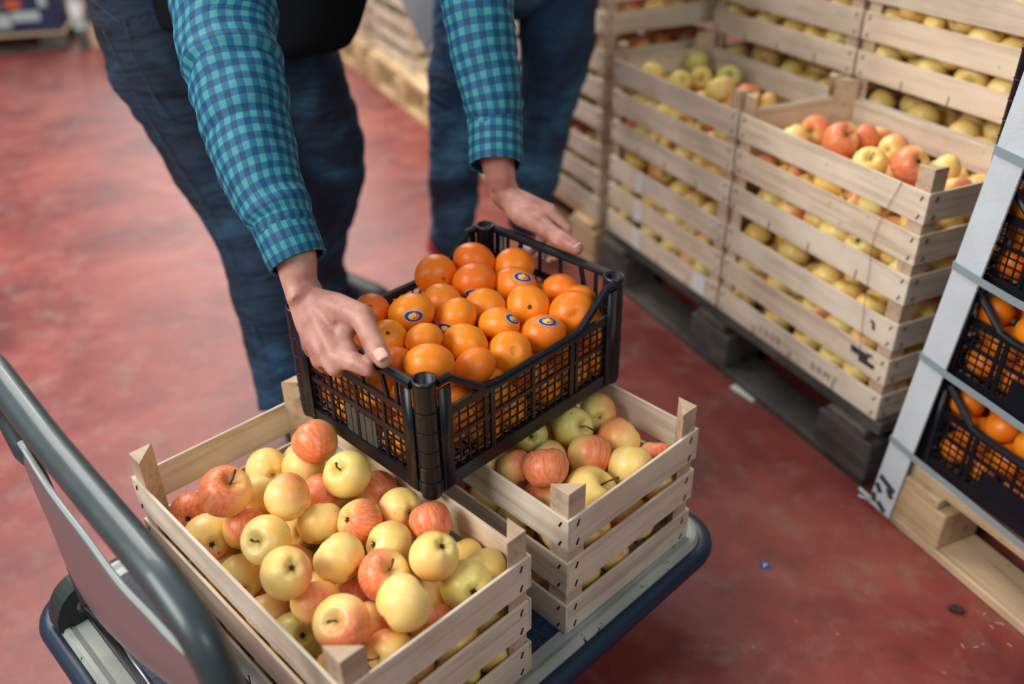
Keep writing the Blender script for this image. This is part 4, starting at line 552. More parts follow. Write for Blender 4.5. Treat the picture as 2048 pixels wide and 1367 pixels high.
L_S1 = ['red-cheeked apple at the back left of the open upper right front crate','yellow apple at the left end of the open upper right front crate','large orange apple with a stem, left of centre in the upper right front crate','orange-red apple behind the large stemmed one in the upper right front crate',
'small part of a pink apple against the rear slats of the upper right front crate','yellow-orange apple in the rear middle of the upper right front crate','pale yellow apple with a shallow pit on top, middle of the upper right front crate',
'apple red on its left with a dark right eye, in the upper right front crate','plain pale apple behind the corner post of the upper right front crate','pink-white apple just left of the corner post of the upper right front crate','pink apple just right of the corner post of the upper right front crate']
F_S2 = [('N',0,0,.3,0,.03,1.,0),('N',0,0,.3,0,.05,.2,0),('B',.3,-.2,.2,0,.06,.3,0),('T',.05,.05,.3,.5,.25,.4,.6),('T',.1,-.35,.3,0,.02,1.,0),('N',0,0,.3,-.5,.15,.1,0),('N',0,0,.1,-.3,1.,0,0),('N',0,0,.3,0,.15,.1,0),('N',0,0,.3,0,.1,.2,0),('N',0,0,.3,0,.2,.2,0),('N',0,0,.3,0,.1,.1,0)]
L_S2 = ['green apple at the back of the open upper left front crate','pale yellow apple alone at the left of the open upper left front crate','yellow apple with a small eye, second from the left in the upper left front crate','spotty yellow apple with a stem facing forward in the upper left front crate',
'yellow-green apple with a green pit on top in the upper left front crate','large smooth yellow apple in the middle of the upper left front crate','red apple behind the corner post in the upper left front crate','pale apple farthest right in the upper left front crate',
'yellow apple low between the two left ones of the upper left front crate','yellow apple low behind the front slat of the upper left front crate','pale apple low by the front slat and corner post of the upper left front crate']
F_M = [('T',.45,.2,.1,.1,.55),('N',.2,0,0,0,.75),('L',.1,0,0,0,.7,(.0,.55,0)),('N',0,0,0,0,.35),('L',.2,.3,0,0,.4,(.32,-.42,0)),('N',0,0,0,0,.55),('N',.2,.2,0,0,.5),('N',.5,.2,0,0,.3),('L',.1,-.4,0,0,.12,(.12,.12,0)),('T',-.1,-.35,0,0,.85),
('N',.3,0,0,0,.1),('L',.4,-.1,0,0,.2,(-.45,.42,0)),('T',.1,.0,0,0,.12),('L',-.2,0,0,0,.1,(.66,-.3,0)),('B',.1,.1,0,0,.5),('L',.1,.3,0,0,.55,(.22,-.55,0)),('N',.2,.1,0,0,.05),('N',0,-.2,0,0,.1),('T',.0,-.35,0,0,.1),('B',.25,-.1,0,0,.15),('N',.1,.3,0,0,.35),('N',.1,.3,0,0,.6),('N',0,0,0,0,.8)]
L_M = ['mandarin with a star-shaped stem end facing right, at the back left of the lifted crate','glossy flattened mandarin highest at the back of the lifted crate','mandarin with a blue label at its bottom, below the glossy flattened one','mandarin at the back below the hand on the far rail',
'mandarin with a blue label at its upper right, near the back of the lifted crate','deep orange mandarin by the far end panel of the lifted crate','small part of a mandarin with a bare side, against the far end panel','plain oblong mandarin between the back left ones and the centre',
'golden mandarin with a blue label in its middle, left of the lifted crate','red-orange mandarin with a small stem mark behind the near hand','oval golden mandarin near the centre of the lifted crate','mandarin with a blue label at its lower left, centre left of the lifted crate',
'broad golden mandarin with a small stem dot, right of the centre','golden mandarin with a dark blue label on its right side, centre of the lifted crate','large mandarin with a dimpled end near the right corner of the lifted crate','mandarin with a blue label on top, by the right long side rail',
'large plain golden mandarin in the front middle of the lifted crate','smaller smooth mandarin left of the large plain golden one','mandarin with a stem dot beside the thumb of the near hand','mandarin with a shaded dimple at the right, against the long side rail',
'large pinkish-orange mandarin nearest the front corner post','bumpy glossy mandarin at the front against the long side rail','small part of a mandarin under the near thumb']


def fruit_crate(key, feats, labels, fill_label, group, blush=.3, green=.1):
    for i, (x, y, z, r, v) in enumerate(DATA[key]):
        k = kept(key, i)
        if not k: continue
        p = Vector((x, y, z))
        if v and i < len(feats):
            f = feats[i]; o = put_apple(p, r, feature_quat(f[:5], CAMP-p), f[5], f[6], f[7], labels[i], group, True, f[0])
        elif k == 's': stuff_items.append((p, r)); continue
        else:
            g = random.random(); o = put_apple(p, r, rq(), random.uniform(0, .75) if g < .55 else random.uniform(0, .2), random.uniform(0, .4), random.uniform(0, .3), fill_label, group+', lower layers', k == 'i')
        o['key'] = f'{key}:{i}'
def generic_fill(key, cx, cy, cz, ang, label, group, sx=1., sy=1., blush=.35, green=.15, keyname=None, mand=False):
    for i, (x, y, z, r, v) in enumerate(DATA['gen_m' if mand else 'gen']):
        k = kept(key, i)
        if not k: continue
        p = Vector(local_to_world((cx, cy), ang, (x*sx, y*sy, cz+z)))
        if k == 's': stuff_items.append((p, r, blush)); continue
        if mand: o = put_mandarin(p, r, rq(), random.random()*.6, label, group, False)
        else: o = put_apple(p, r, rq(), random.uniform(0, .8)*blush*2.2, random.uniform(0, .6)*green*3, random.uniform(0, .3), label, group, False)
        o['key'] = f'{key}:{i}'

def mandarin_mesh(s, seg=36, rings=22):
    rnd = random.Random(s); R = .03; vs = []; h = rnd.uniform(.80, .92); bump = rnd.uniform(.0, .07); ph = rnd.uniform(0, 6)
    for i in range(rings+1):
        t = PI*i/rings
        for k in range(seg):
            w = 2*PI*k/seg; r = math.sin(t)**.92
            z = h*math.cos(t)
            z -= .07*math.exp(-(math.sin(t)/.16)**2)*(1 if t < PI/2 else -1.6)
            z += bump*math.exp(-(math.sin(t)/.5)**2)*(1 if t < PI/2 else 0)
            l = 1+.012*math.cos(3*w+ph)+.02*math.cos(2*w+ph)+.010*math.cos(9*w+ph)*math.exp(-(math.sin(t)/.35)**2)
            vs.append((R*r*l*math.cos(w), R*r*l*math.sin(w), R*z*(1+.012*math.cos(2*w))))
    mb = MB(); mb.add(vs, [(i*seg+k, (i+1)*seg+k, (i+1)*seg+(k+1) % seg, i*seg+(k+1) % seg) for i in range(rings) for k in range(seg)])
    me = mb.mesh('mandarin', 'mandarin_peel', True)
    bm = bmesh.new(); bm.from_mesh(me); bmesh.ops.remove_doubles(bm, verts=bm.verts, dist=1e-5); bm.to_mesh(me); bm.free()
    for p in me.polygons: p.use_smooth = True
    return me
MM = [mandarin_mesh(s) for s in range(5)]; MM_LOW = [mandarin_mesh(s+9, 18, 11) for s in range(2)]
def star_mesh():
    mb = MB()
    for k in range(5):
        a = 2*PI*k/5; mb.bar((0, 0, .0232), (.0030*math.cos(a), .0030*math.sin(a), .0242), .0018, .001)
    return mb.mesh('stem_button', 'stem_brown')
STAR = star_mesh()
def sticker_mesh(me_m, me_src, direction, spin):
    # an oval label laid on the peel, with three little fruit printed on it
    from mathutils.bvhtree import BVHTree
    bvh = BVHTree.FromPolygons([v.co for v in me_src.vertices], [p.vertices for p in me_src.polygons])
    d = Vector(direction).normalized(); a = d.orthogonal().normalized(); a = (Quaternion(d, spin) @ a); b = d.cross(a)
    mb = MB()
    def disc(cx, cy, rx, ry, lift, mi, n=20, rings=3):
        vs = []
        for j in range(rings+1):
            for k in range(n):
                w = 2*PI*k/n; x = cx+rx*j/rings*math.cos(w); y = cy+ry*j/rings*math.sin(w)
                o = d*.06+a*x+b*y; h = bvh.ray_cast(o, -d)
                vs.append((h[0] if h[0] else o-d*.03)+d*lift)
        mb.add(vs, [(j*n+k, (j+1)*n+k, (j+1)*n+(k+1) % n, j*n+(k+1) % n) for j in range(rings) for k in range(n)], mi)
    disc(0, 0, .0124, .0076, .0005, 3); disc(0, 0, .0118, .0071, .0007, 0)
    disc(-.0036, -.0004, .0034, .0036, .0010, 1, 12, 2); disc(.0036, -.0004, .0034, .0036, .0011, 2, 12, 2); disc(0, .0016, .0030, .0030, .0013, 1, 12, 2)
    for k in (-1, 0, 1): disc(.0022*k, -.0038, .0008, .0009, .0009, 3, 8, 1)
    return mb.mesh('sticker', ['label_blue', 'label_yellow', 'label_orange', 'label_white'], False)
def put_mandarin(p, r, q, tone, label, group, detail=True, star=True):
    me = (MM if detail else MM_LOW)[random.randrange(5 if detail else 2)]
    o = mk('mandarin', me); o.location = p; o.rotation_mode = 'QUATERNION'; o.rotation_quaternion = q; o.scale = (r/.029,)*3; o.color = (tone, 0, 0, 1)
    if detail and star: mk('stem_button', STAR, o)
    return tag(o, label, 'mandarin', group)

# crates on the cart
A1, A2 = 2.34270, 2.33277
ZC = .1819
def corner_to_center(C, ang, L, W, s):    # C: corner, long axis along ang, short axis to side s
    u = (math.cos(ang), math.sin(ang)); v = (-u[1]*s, u[0]*s)
    return C[0]+u[0]*L/2+v[0]*W/2, C[1]+u[1]*L/2+v[1]*W/2
c1 = corner_to_center((.01984, .80519), A1, CL, CW, 1)
c2 = corner_to_center((.06877, .86070), A2, CL, CW, -1)
put_crate(c1[0], c1[1], ZC, A1, 'pale wooden slatted crate of yellow apples at the handle end of the cart', 'wooden apple crates on the cart')
put_crate(c2[0], c2[1], ZC, A2, 'pale wooden crate of apples at the free end of the cart, under the black crate', 'wooden apple crates on the cart')
fruit_crate('c1', F_C1, L_C1, 'apple mostly hidden under the top layer in the handle-end crate', 'apples in the crate by the cart handle')
fruit_crate('c2', F_C2, L_C2, 'apple mostly hidden under the top layer in the free-end crate', 'apples in the crate at the free end of the cart')

# stack S: two low stacks in front, tall stacks behind, on a dark pallet
SA = -1.134217519; SP = (.69763, 1.39092); PB = .15006
SU = (math.cos(SA), math.sin(SA)); SV = (-SU[1], SU[0])
def S(s, v): return (SP[0]+SU[0]*s+SV[0]*v, SP[1]+SU[1]*s+SV[1]*v)
rows = [(-.25, 0, 'right front stack on the dark pallet'), (-.7595, 0, 'left front stack on the dark pallet')]
for s0, v0, nm in rows:
    for lv in (0, 1):
        x, y = S(s0, v0+CW/2)
        put_crate(x, y, PB+PITCH*lv, SA, ('open upper' if lv else 'lower')+' wooden apple crate of the '+nm, 'wooden crates in the front stacks')
nm2 = {-.25: 'right rear tall stack', -.7595: 'left rear tall stack'}
for s0 in (-.25, -.7595):
    for lv in range(4):
        x, y = S(s0+.005, CW*1.5+.012)
        put_crate(x, y, PB+PITCH*lv, SA, ['lowest', 'second', 'third', 'topmost'][lv]+' wooden apple crate of the '+nm2[s0]+' on the dark pallet', 'wooden crates in the tall stacks')
        if lv: generic_fill(f'r2{int(s0*-100)}{lv}', x, y, PB+PITCH*lv, SA, 'apple behind the slats of the '+['lowest', 'second', 'third', 'topmost'][lv]+' crate of the '+nm2[s0], 'apples in the tall stack crates', blush=.4 if lv > 2 else .15)
fruit_crate('s1', F_S1, L_S1, 'apple lying low in the open upper crate of the right front stack', 'apples in the upper right front crate')
fruit_crate('s2', F_S2, L_S2, 'apple lying low in the open upper crate of the left front stack', 'apples in the upper left front crate')
for k, s0 in (('l1', -.25), ('l2', -.7595)):
    x, y = S(s0, CW/2)
    generic_fill(k, x, y, PB, SA, 'apple behind the slats of the lower crate of the '+('right' if k == 'l1' else 'left')+' front stack', 'apples in the lower front crates', blush=.3)

# ------------------------------------------------------------------ pallets
def pallet(x, y, ang, L, W, mat, label, H=.150, nb=3, low=None, deckn=7):
    deckmat = mat; mat = low or mat
    # origin: near corner; L along ang, W to the left of it
    r = empty('pallet', (x, y, 0), ang, label=label, cat='pallet', group='pallets on the floor'); r.scale = (1, 1, H/.150)
    bw = .10
    for j in range(3):
        yy = (bw/2, W/2, W-bw/2)[j]; mb = MB(); mb.box(-L/2, L/2, -bw/2, bw/2, -.010, .010); mb.obj('bottom_board', mat, r, bevel=.002, loc=(L/2, yy, .0105))
        for i in range(nb):
            bx = .145; cx = bx/2+(L-bx)*i/(nb-1); mb = MB(); mb.box(-bx/2, bx/2, -bw/2, bw/2, -.0405, .0405); mb.obj('block', mat, r, bevel=.003, loc=(cx, yy, .0615))
    for i in range(nb):
        bx = .145; cx = bx/2+(L-bx)*i/(nb-1); mb = MB(); mb.box(-W/2, W/2, -bx/2+.02, bx/2-.02, -.010, .010); mb.obj('cross_board', mat, r, bevel=.002, loc=(cx, W/2, .1125), rot=(0, 0, PI/2))
    for i in range(deckn):
        w = W/deckn; mb = MB(); mb.box(-L/2, L/2, -w/2+.012, w/2-.012, -.0125, .0125); mb.obj('deck_board', deckmat, r, bevel=.002, loc=(L/2, w*(i+.5), .150-.0140))
    return r
x, y = S(-1.03, -.012); pallet(x, y, SA, 1.045, .92, 'old_pallet_wood', 'dark weathered wooden pallet under the stacked apple crates', deckn=9)

# stack E and others further down the row
def E_(s, v): return S(-s, v)
x, y = E_(2.28, -.0); pallet(x, y, SA, 1.20, .86, 'tan_wood', 'light wooden pallet under the blurred middle crate stack')
for col, s0 in ((0, 1.375), (1, 1.975)):
    for row in (0, 1):
        for lv in range(4):
            if row and lv < 2 or (col and row): continue
            x, y = E_(s0, .205+.40*row)
            put_crate(x, y, PB+PITCH*lv, SA, ['lowest', 'second', 'third', 'topmost'][lv]+' crate of the '+(['nearer', 'farther'][col])+(' rear' if row else ' front')+' column of the blurred middle stack', 'wooden crates in the blurred middle stack', True)
            generic_fill(f'e{col}{row}{lv}', x, y, PB+PITCH*lv, SA, 'apple in the '+['lowest', 'second', 'third', 'topmost'][lv]+' crate, '+(['nearer', 'farther'][col])+(' rear' if row else ' front')+' column of the blurred middle stack', 'fruit in the blurred middle stack', 1.19, 1.38, blush=.8, green=.5)
x, y = E_(3.30, .02); pallet(x, y, SA, .93, .86, 'tan_wood', 'light wooden pallet half empty in front of the far crate stack')
for lv in range(3):
    x, y = E_(3.055, .22); put_crate(x, y, PB+PITCH*lv, SA, ['lowest', 'second', 'topmost'][lv]+' wooden crate of the far stack beyond the man, on the half empty pallet', 'wooden crates in the far stacks')
    mb = MB(); random.seed(lv)
    for k in range(60):
        a = random.uniform(0, 6.28); mb.sphere((random.uniform(-.21, .21), random.uniform(-.10, .10), random.uniform(.03, .17)), random.uniform(.02, .035), 7, 5)
    g = mb.obj('leafy_greens', 'leaf_green', None, True); g.location = (x, y, PB+PITCH*lv); g.rotation_euler = (0, 0, SA); tag(g, 'leafy greens in the '+['lowest', 'second', 'topmost'][lv]+' crate of the far stack', 'greens', 'leafy greens in the far crates', 'stuff')
x, y = E_(4.32, .02); pallet(x, y, SA, .93, .86, 'tan_wood', 'light wooden pallet under the farthest crate stack')
for lv in range(3):
    x, y = E_(3.68, .20); put_crate(x, y, PB+PITCH*lv, SA, ['lowest', 'second', 'topmost'][lv]+' wooden crate of the farthest stack, last in the row', 'wooden crates in the far stacks')

# ------------------------------------------------------------------ black plastic crate
def plastic_crate_proto():
    r = empty('plastic_crate', (0, 0, 0)); L, W, H = .40, .30, .175
    pm = MB()                                            # hollow corner tube with square shoulders
    n = 20
    ring = lambda rad, z: [(rad*math.cos(2*PI*k/n), rad*math.sin(2*PI*k/n), z) for k in range(n)]
    prof = [(.0135, -.007), (.0150, 0.002), (.0150, H-.006), (.0158, H-.004), (.0158, H+.0015), (.0128, H+.0015), (.0128, H-.03), (.0, H-.031)]
    vs = [(0, 0, -.007)]
    for rad, z in prof[:-1]: vs += ring(rad, z)
    vs.append((0, 0, prof[-1][1])); T = len(vs)-1
    fs = [(0, 1+(k+1) % n, 1+k) for k in range(n)]
    for j in range(len(prof)-2):
        for k in range(n): fs.append((1+j*n+k, 1+j*n+(k+1) % n, 1+(j+1)*n+(k+1) % n, 1+(j+1)*n+k))
    j = len(prof)-2; fs += [(1+j*n+k, 1+j*n+(k+1) % n, T) for k in range(n)]
    pm.add(vs, fs)
    for z in (.02, .045, .07, .10, .13): pm.tube([(.0158*math.cos(2*PI*k/12), .0158*math.sin(2*PI*k/12), z) for k in range(12)], .0006, 6, closed=True)
    pm.box(.010, .030, -.0150, -.0125, .0, H-.014); pm.box(-.0150, -.0125, .010, .030, .0, H-.014)
    pme = pm.mesh('corner_post', 'black_plastic', True)
    for me_p in pme.polygons: me_p.use_smooth = len(me_p.vertices) == 4
    hx, hy = L/2-.0145, W/2-.0145
    for sx, sy, rz in ((-1, -1, 0), (1, -1, PI/2), (1, 1, PI), (-1, 1, -PI/2)): mk('corner_post', pme, r, (sx*hx, sy*hy, 0), (0, 0, rz))
    # long side panel, local x along, outward = -y
    def long_panel():
        m = MB(); a = hx; y = -W/2+.004
        m.bar((-a, y, .010), (a, y, .010), .006, .022)                       # bottom rail
        m.tube([(-a+.012, y, H-.006), (-a+.030, y, H-.006), (-a+.088, y, .124), (-a+.115, y, .120), (a-.115, y, .120), (a-.088, y, .124), (a-.030, y, H-.006), (a-.012, y, H-.006)], .0060, 8)
        m.bar((-a+.01, y, .118), (a-.01, y, .118), .005, .013)               # second rail
        m.bar((-a+.01, y+.001, .074), (a-.01, y+.001, .074), .004, .006)
        k = 0
        for k in range(1, 24):
            x = -a+2*a*k/24; th = .006 if k % 6 == 0 else .0020
            m.bar((x, y+.001, .018), (x, y+.001, .116), th, .004 if th > .004 else .0025, up=(0, 1, 0))
        for z in (.032, .046, .060, .088, .102): m.bar((-a+.01, y+.001, z), (a-.01, y+.001, z), .0022, .0020)
        for sx in (-1, 1): m.bar((sx*(a-.105), y, .02), (sx*(a-.105), y, .120), .008, .004, up=(0, 1, 0))
        return m.mesh('side_panel', 'black_plastic')
    def short_panel():
        m = MB(); a = hy; y = -L/2+.004
        m.bar((-a, y, .010), (a, y, .010), .006, .022)
        m.tube([(-a+.010, y, H-.006), (a-.010, y, H-.006)], .0072, 10)       # grip rail
        m.bar((-a+.01, y, .120), (a-.01, y, .120), .005, .010)
        m.bar((-a+.01, y+.001, .074), (a-.01, y+.001, .074), .004, .009)
        for k in range(1, 18):
            x = -a+2*a*k/18; th = .006 if k % 4 == 1 else .0020
            m.bar((x, y+.001, .018), (x, y+.001, .118), th, .004 if th > .004 else .0025, up=(0, 1, 0))
        for z in (.032, .046, .060, .090, .104): m.bar((-a+.01, y+.001, z), (a-.01, y+.001, z), .0022, .0020)
        for s in (-1, 1):
            m.bar((s*(a-.042), y, .12), (s*(a-.042), y, H-.006), .005, .004, up=(0, 1, 0))
            m.bar((s*(a-.062), y, .12), (s*(a-.074), y, H-.006), .007, .004, up=(0, 1, 0))
            m.bar((s*.022, y, .12), (s*.022, y, H-.006), .005, .004, up=(0, 1, 0))
        return m.mesh('end_panel', 'black_plastic')
    lm, sm = long_panel(), short_panel()
    for s in (0, 1): mk('side_panel', lm, r, (0, 0, 0), (0, 0, PI*s)); mk('end_panel', sm, r, (0, 0, 0), (0, 0, PI/2+PI*s))
    b = MB()
    for k in range(-10, 11): b.bar((k*.018, -W/2+.01, .003), (k*.018, W/2-.01, .003), .0035, .003)
    for k in range(-7, 8): b.bar((-L/2+.01, k*.018, .003), (L/2-.01, k*.018, .003), .0035, .003)
    b.obj('base_grid', 'black_plastic', r)
    return r
pcp = plastic_crate_proto(); snapshot(pcp)
def Bl(x, y, z): # crate local (from centre)
    return None
BA = .7929; BF = Vector((-.10871, .90437)); b1 = Vector((math.cos(BA), math.sin(BA))); b2 = Vector((-b1.y, b1.x))
bc = BF+b1*.19+b2*.14
pcp.location = (bc.x, bc.y, .4095); pcp.rotation_euler = (0, 0, BA)
tag(pcp, 'black plastic crate of mandarins lifted in both hands above the apple crates', 'crate', 'black plastic crates')
lp = MB(); lp.box(-.033, .033, -.0006, .0006, -.022, .022); lpo = lp.obj('name_plate', 'dark_label', pcp, loc=(-.1955, -.005, .044), rot=(0, 0, PI/2)); lpo['label'] = 'dull olive blank plate'
# mandarins in it
for i, (x, y, z, r, v) in enumerate(DATA['m']):
    k = kept('m', i)
    if not k: continue
    p = Vector((x, y, z)); V = (CAMP-p)
    if v:
        f = F_M[i]; o = put_mandarin(p, r, feature_quat((('N' if f[0] == 'L' else f[0]), *f[1:5]), V), f[5], L_M[i], 'mandarins in the lifted crate', True, f[0] != 'L' and f[0] != 'B')
        if len(f) > 6:
            dx, dy, kind = f[6]; Vn = V.normalized(); U_ = Vn.cross(CR).normalized()
            d = CR*dx-U_*dy+Vn*math.sqrt(max(.05, 1-dx*dx-dy*dy)); dl = o.rotation_quaternion.inverted() @ d
            # keep the long side of the oval level in view
            dd = dl.normalized(); a0 = dd.orthogonal().normalized(); want = o.rotation_quaternion.inverted() @ CR; want = (want-dd*want.dot(dd)).normalized()
            spin = math.atan2(dd.dot(a0.cross(want)), a0.dot(want))
            st = mk('sticker', sticker_mesh(None, o.data, dl, spin), o)
            st['label'] = 'blue oval label with three small orange fruits'
    else: o = put_mandarin(p, r, rq(), random.random()*.5, 'mandarin in the lower layers of the lifted crate', 'mandarins lower in the lifted crate', k == 'i')
    o['key'] = f'm:{i}'

# ------------------------------------------------------------------ strapped mandarin stack at the right
TA = -1.15856; TP = (.697, 1.308); TU = (math.cos(TA), math.sin(TA)); TV = (-TU[1], TU[0])
def T(s, v): return (TP[0]+TU[0]*s+TV[0]*v, TP[1]+TU[1]*s+TV[1]*v)
pallet(*T(0, 0), TA, 1.2, .80, 'new_pallet_wood', 'clean new wooden pallet under the strapped crates of mandarins', H=.145)
for s0, nmn in ((.225, 'near the cardboard corner'), (.63, 'at the right edge')):
    for lv in range(5):
        x, y = T(s0, .165); o = copy_tree(pcp); KIDS_ = None
        for ch in list(o.children):
            if ch.name.startswith('name_plate'): bpy.data.objects.remove(ch)
        o.location = (x, y, .155+.183*lv); o.rotation_euler = (0, 0, TA)
        tag(o, ['lowest', 'second', 'third', 'fourth', 'topmost'][lv]+' black plastic crate of strapped mandarins '+nmn, 'crate', 'black plastic crates')
        generic_fill(f't{int(s0*10)}{lv}', x, y, .155+.183*lv, TA, 'mandarin in the '+['lowest', 'second', 'third', 'fourth', 'topmost'][lv]+' strapped crate '+nmn, 'mandarins in the strapped crates', mand=True)
        if s0 < .3 and lv < 4:
            pl = MB(); pl.box(-.055, .055, -.001, .001, -.022, .022); q = pl.obj('name_plate', 'black_plastic', o, loc=(.0, -.1475, .042))
# cardboard corner protector, leaning a little
cp = MB(); w = .052; t = .004; Hh = 1.15
for z0, z1 in ((0, Hh),):
    for a in (0, 1):
        lean = .086
        if a == 0: P = [(0, 0), (w, 0), (w, t), (t, t)]
        else: P = [(0, 0), (t, t), (t, w), (0, w)]
        n = len(P); nz = 24
        vs = [(x+lean*(Hh*j/nz), y, Hh*j/nz) for j in range(nz+1) for x, y in P]
        cp.add(vs, [tuple(range(n))[::-1], tuple(nz*n+i for i in range(n))]+[(j*n+i, j*n+(i+1) % n, (j+1)*n+(i+1) % n, (j+1)*n+i) for j in range(nz) for i in range(n)])
for j in range(90):
    z = .12+j*.0115; cp.bar((w+lean*z, -.0004, z), (w+lean*(z+.008), -.0006, z+.008), .0016, .0012)
# torn, dirty foot
for (x0, z0, x1, z1) in ((.006, .075, .045, .062), (.004, .055, .018, .040), (.020, .018, .040, .006), (.004, .030, .012, .012), (.030, .060, .044, .045)):
    cp.bar((x0+lean*z0, -.0012, z0), (x1+lean*z1, -.0012, z1), .0012, .011, 1, up=(0, 0, 1))
cp.bar((.0, -.001, .012), (-.022, -.008, .020), .006, .002); cp.bar((.0, -.001, .006), (-.016, -.012, .008), .005, .002)
co = cp.obj('corner_protector', ['card_white', 'ink_dark']); co.location = (*T(-.012, -.007), .012); co.rotation_euler = (0, 0, TA)
tag(co, 'long white cardboard corner protector strapped to the edge of the mandarin stack', 'corner protector')
for (z0, z1, nm) in ((.178, .160, 'lowest'), (.366, .348, 'second'), (.545, .534, 'third'), (.74, .735, 'topmost')):
    st = MB(); x00 = .0862*z0-.013
    P = [(x00, .30, z0), (x00-.0005, .0, z0+.001), (x00, -.0105, z0), (x00+.055, -.012, z0-.004), (.15, -.0105, z0-.008), (.32, -.0085, z1), (1.0, -.0085, z1-.02)]
    for a, b_ in zip(P, P[1:]): st.bar(a, b_, .0012, .0125)
    o = st.obj('strap', 'strap_grey'); o.location = (*T(0, 0), 0); o.rotation_euler = (0, 0, TA); tag(o, nm+' grey packing strap round the strapped mandarin crates', 'strap', 'packing straps')

# ------------------------------------------------------------------ platform cart
KA = 2.3427; KU = Vector((math.cos(KA), math.sin(KA))); KV = Vector((math.sin(KA), -math.cos(KA)))
cart = empty('platform_cart', (0, 0, 0), 0, label='blue-bumpered grey platform cart carrying two crates of apples', cat='cart')
def K(u, v, z=0): p = KU*u+KV*v; return (p.x, p.y, z)
U0, U1, V0, V1 = .545, 1.165, .150, .972
def rrect(m, r, n=8):
    out = []
    for cu, cv, a0 in ((U1-m-r, V1-m-r, 0), (U0+m+r, V1-m-r, PI/2), (U0+m+r, V0+m+r, PI), (U1-m-r, V0+m+r, 3*PI/2)):
        for k in range(n+1):
            a = a0+PI/2*k/n; out.append((cu+r*math.cos(a), cv+r*math.sin(a)))
    return out
def kp(poly): return [K(u, v)[:2] for u, v in poly]
def ringstack(levels, mi_list, mats, name):
    mb = MB(); n = len(levels[0][0]); vs = []
    for poly, z in levels: vs += [(x, y, z) for x, y in kp(poly)]
    fs = [tuple(range(n))]
    for j in range(len(levels)-1): fs += [(j*n+k, (j+1)*n+k, (j+1)*n+(k+1) % n, j*n+(k+1) % n) for k in range(n)]
    fs.append(tuple((len(levels)-1)*n+k for k in range(n))[::-1]); mb.add(vs, fs)
    o = mb.obj(name, mats, cart, smooth=False); return o
bs = [(rrect(.0, .055), .150), (rrect(-.001, .056), .176), (rrect(.004, .05), .1835), (rrect(.010, .045), .1835), (rrect(.018, .038), .1795), (rrect(.03, .03), .1795)]
dk = ringstack(bs, None, 'chipped_paint', 'deck'); dk['label'] = 'chipped grey painted steel deck'
mt = MB(); mt.prism(kp(rrect(.036, .02)), .1796, .1815); mt.obj('rubber_mat', 'mat_blue', cart)['label'] = 'blue textured rubber mat'
bp_ = MB(); bp_.tube([K(u, v, .160) for u, v in rrect(-.008, .062, 10)], .0150, 12, closed=True); bp_.obj('bumper', 'bumper_blue', cart, True)['label'] = 'dark blue rubber bumper'
for cu in (U0+.10, U1-.10):
    for cv in (V0+.13, V1-.10):
        w = MB(); c0 = Vector(K(cu, cv, .065)); ax = Vector((KU.x, KU.y, 0))
        w.tube([c0-ax*.018, c0-ax*.016, c0+ax*.016, c0+ax*.018], [.058, .0645, .0645, .058], 24); wo = w.obj('wheel', 'rubber_black', cart, True)
        fk = MB(); fk.bar(c0-ax*.023+Vector((0, 0, 0)), c0-ax*.023+Vector((0, 0, .085)), .004, .03); fk.bar(c0+ax*.023, c0+ax*.023+Vector((0, 0, .085)), .004, .03); fk.bar(c0-ax*.03+Vector((0, 0, .083)), c0+ax*.03+Vector((0, 0, .083)), .07, .006); fk.obj('fork', 'steel', wo)
# hinge brackets: half-round cheeks
for uu in (1.100, .600):
    m_ = MB(); prof = [(0, 0)]+[(.062*math.cos(a)+.0, .062*math.sin(a)*1.15) for a in [PI*k/12 for k in range(13)]]
    for du in (-.016, .016):
        P3 = [K(uu+du+e, .190+px_, .180+pz) for e in (-.0015, .0015) for px_, pz in [(.050*math.cos(PI*k/14)+.006, .064*math.sin(PI*k/14)) for k in range(15)]]
        n = 15; m_.add(P3, [tuple(range(n)), tuple(range(n, 2*n))[::-1]]+[(i, n+i, n+(i+1) % n, (i+1) % n) for i in range(n)])
    arc = [(.050*math.cos(a)+.006, .064*math.sin(a)) for a in [PI*(.30+.70*k/10) for k in range(11)]]
    vs = [K(uu+du, .190+a, .180+b) for a, b in arc for du in (-.017, .017)]
    m_.add(vs, [(2*i, 2*i+2, 2*i+3, 2*i+1) for i in range(10)])
    m_.obj('hinge_bracket', 'bracket_green', cart)['label'] = 'dark green half-round hinge bracket'
rod = MB(); rod.tube([K(1.115, .190, .207), K(.60, .190, .207)], .0075, 14); rod.tube([K(1.095, .190, .207), K(1.082, .190, .207)], .0125, 14); rod.tube([K(.622, .190, .207), K(.608, .190, .207)], .0125, 14); rod.obj('pivot_rod', 'steel', cart, True)['label'] = 'worn steel rod'
hp = [(1.085, .192, .20), (1.090, .196, .30), (1.125, .200, .40), (1.180, .200, .475), (1.215, .200, .545), (1.18, .200, .566), (1.10, .2, .553), (1.003, .2, .536), (.867, .2, .525), (.75, .2, .517), (.70, .2, .507), (.656, .2, .487), (.634, .2, .455), (.622, .2, .41), (.612, .203, .33), (.605, .205, .20)]
pts = smooth_path([K(*h) for h in hp], 6); rads = [.0205 if .22 < i/(len(pts)-1) < .93 else (.0105 if i/(len(pts)-1) < .16 else .016) for i in range(len(pts))]
h_ = MB(); h_.tube(pts, rads, 24); h_.obj('handle', 'handle_grey', cart, True)['label'] = 'grey painted tubular push handle'
low = [(1.195, .454), (1.160, .411), (1.122, .345), (1.113, .256), (1.058, .206), (.936, .225), (.798, .282), (.70, .34), (.648, .40)]
top = [(.700, .425), (.745, .415), (.79, .410), (.876, .398), (.962, .412), (1.07, .425), (1.147, .462)]
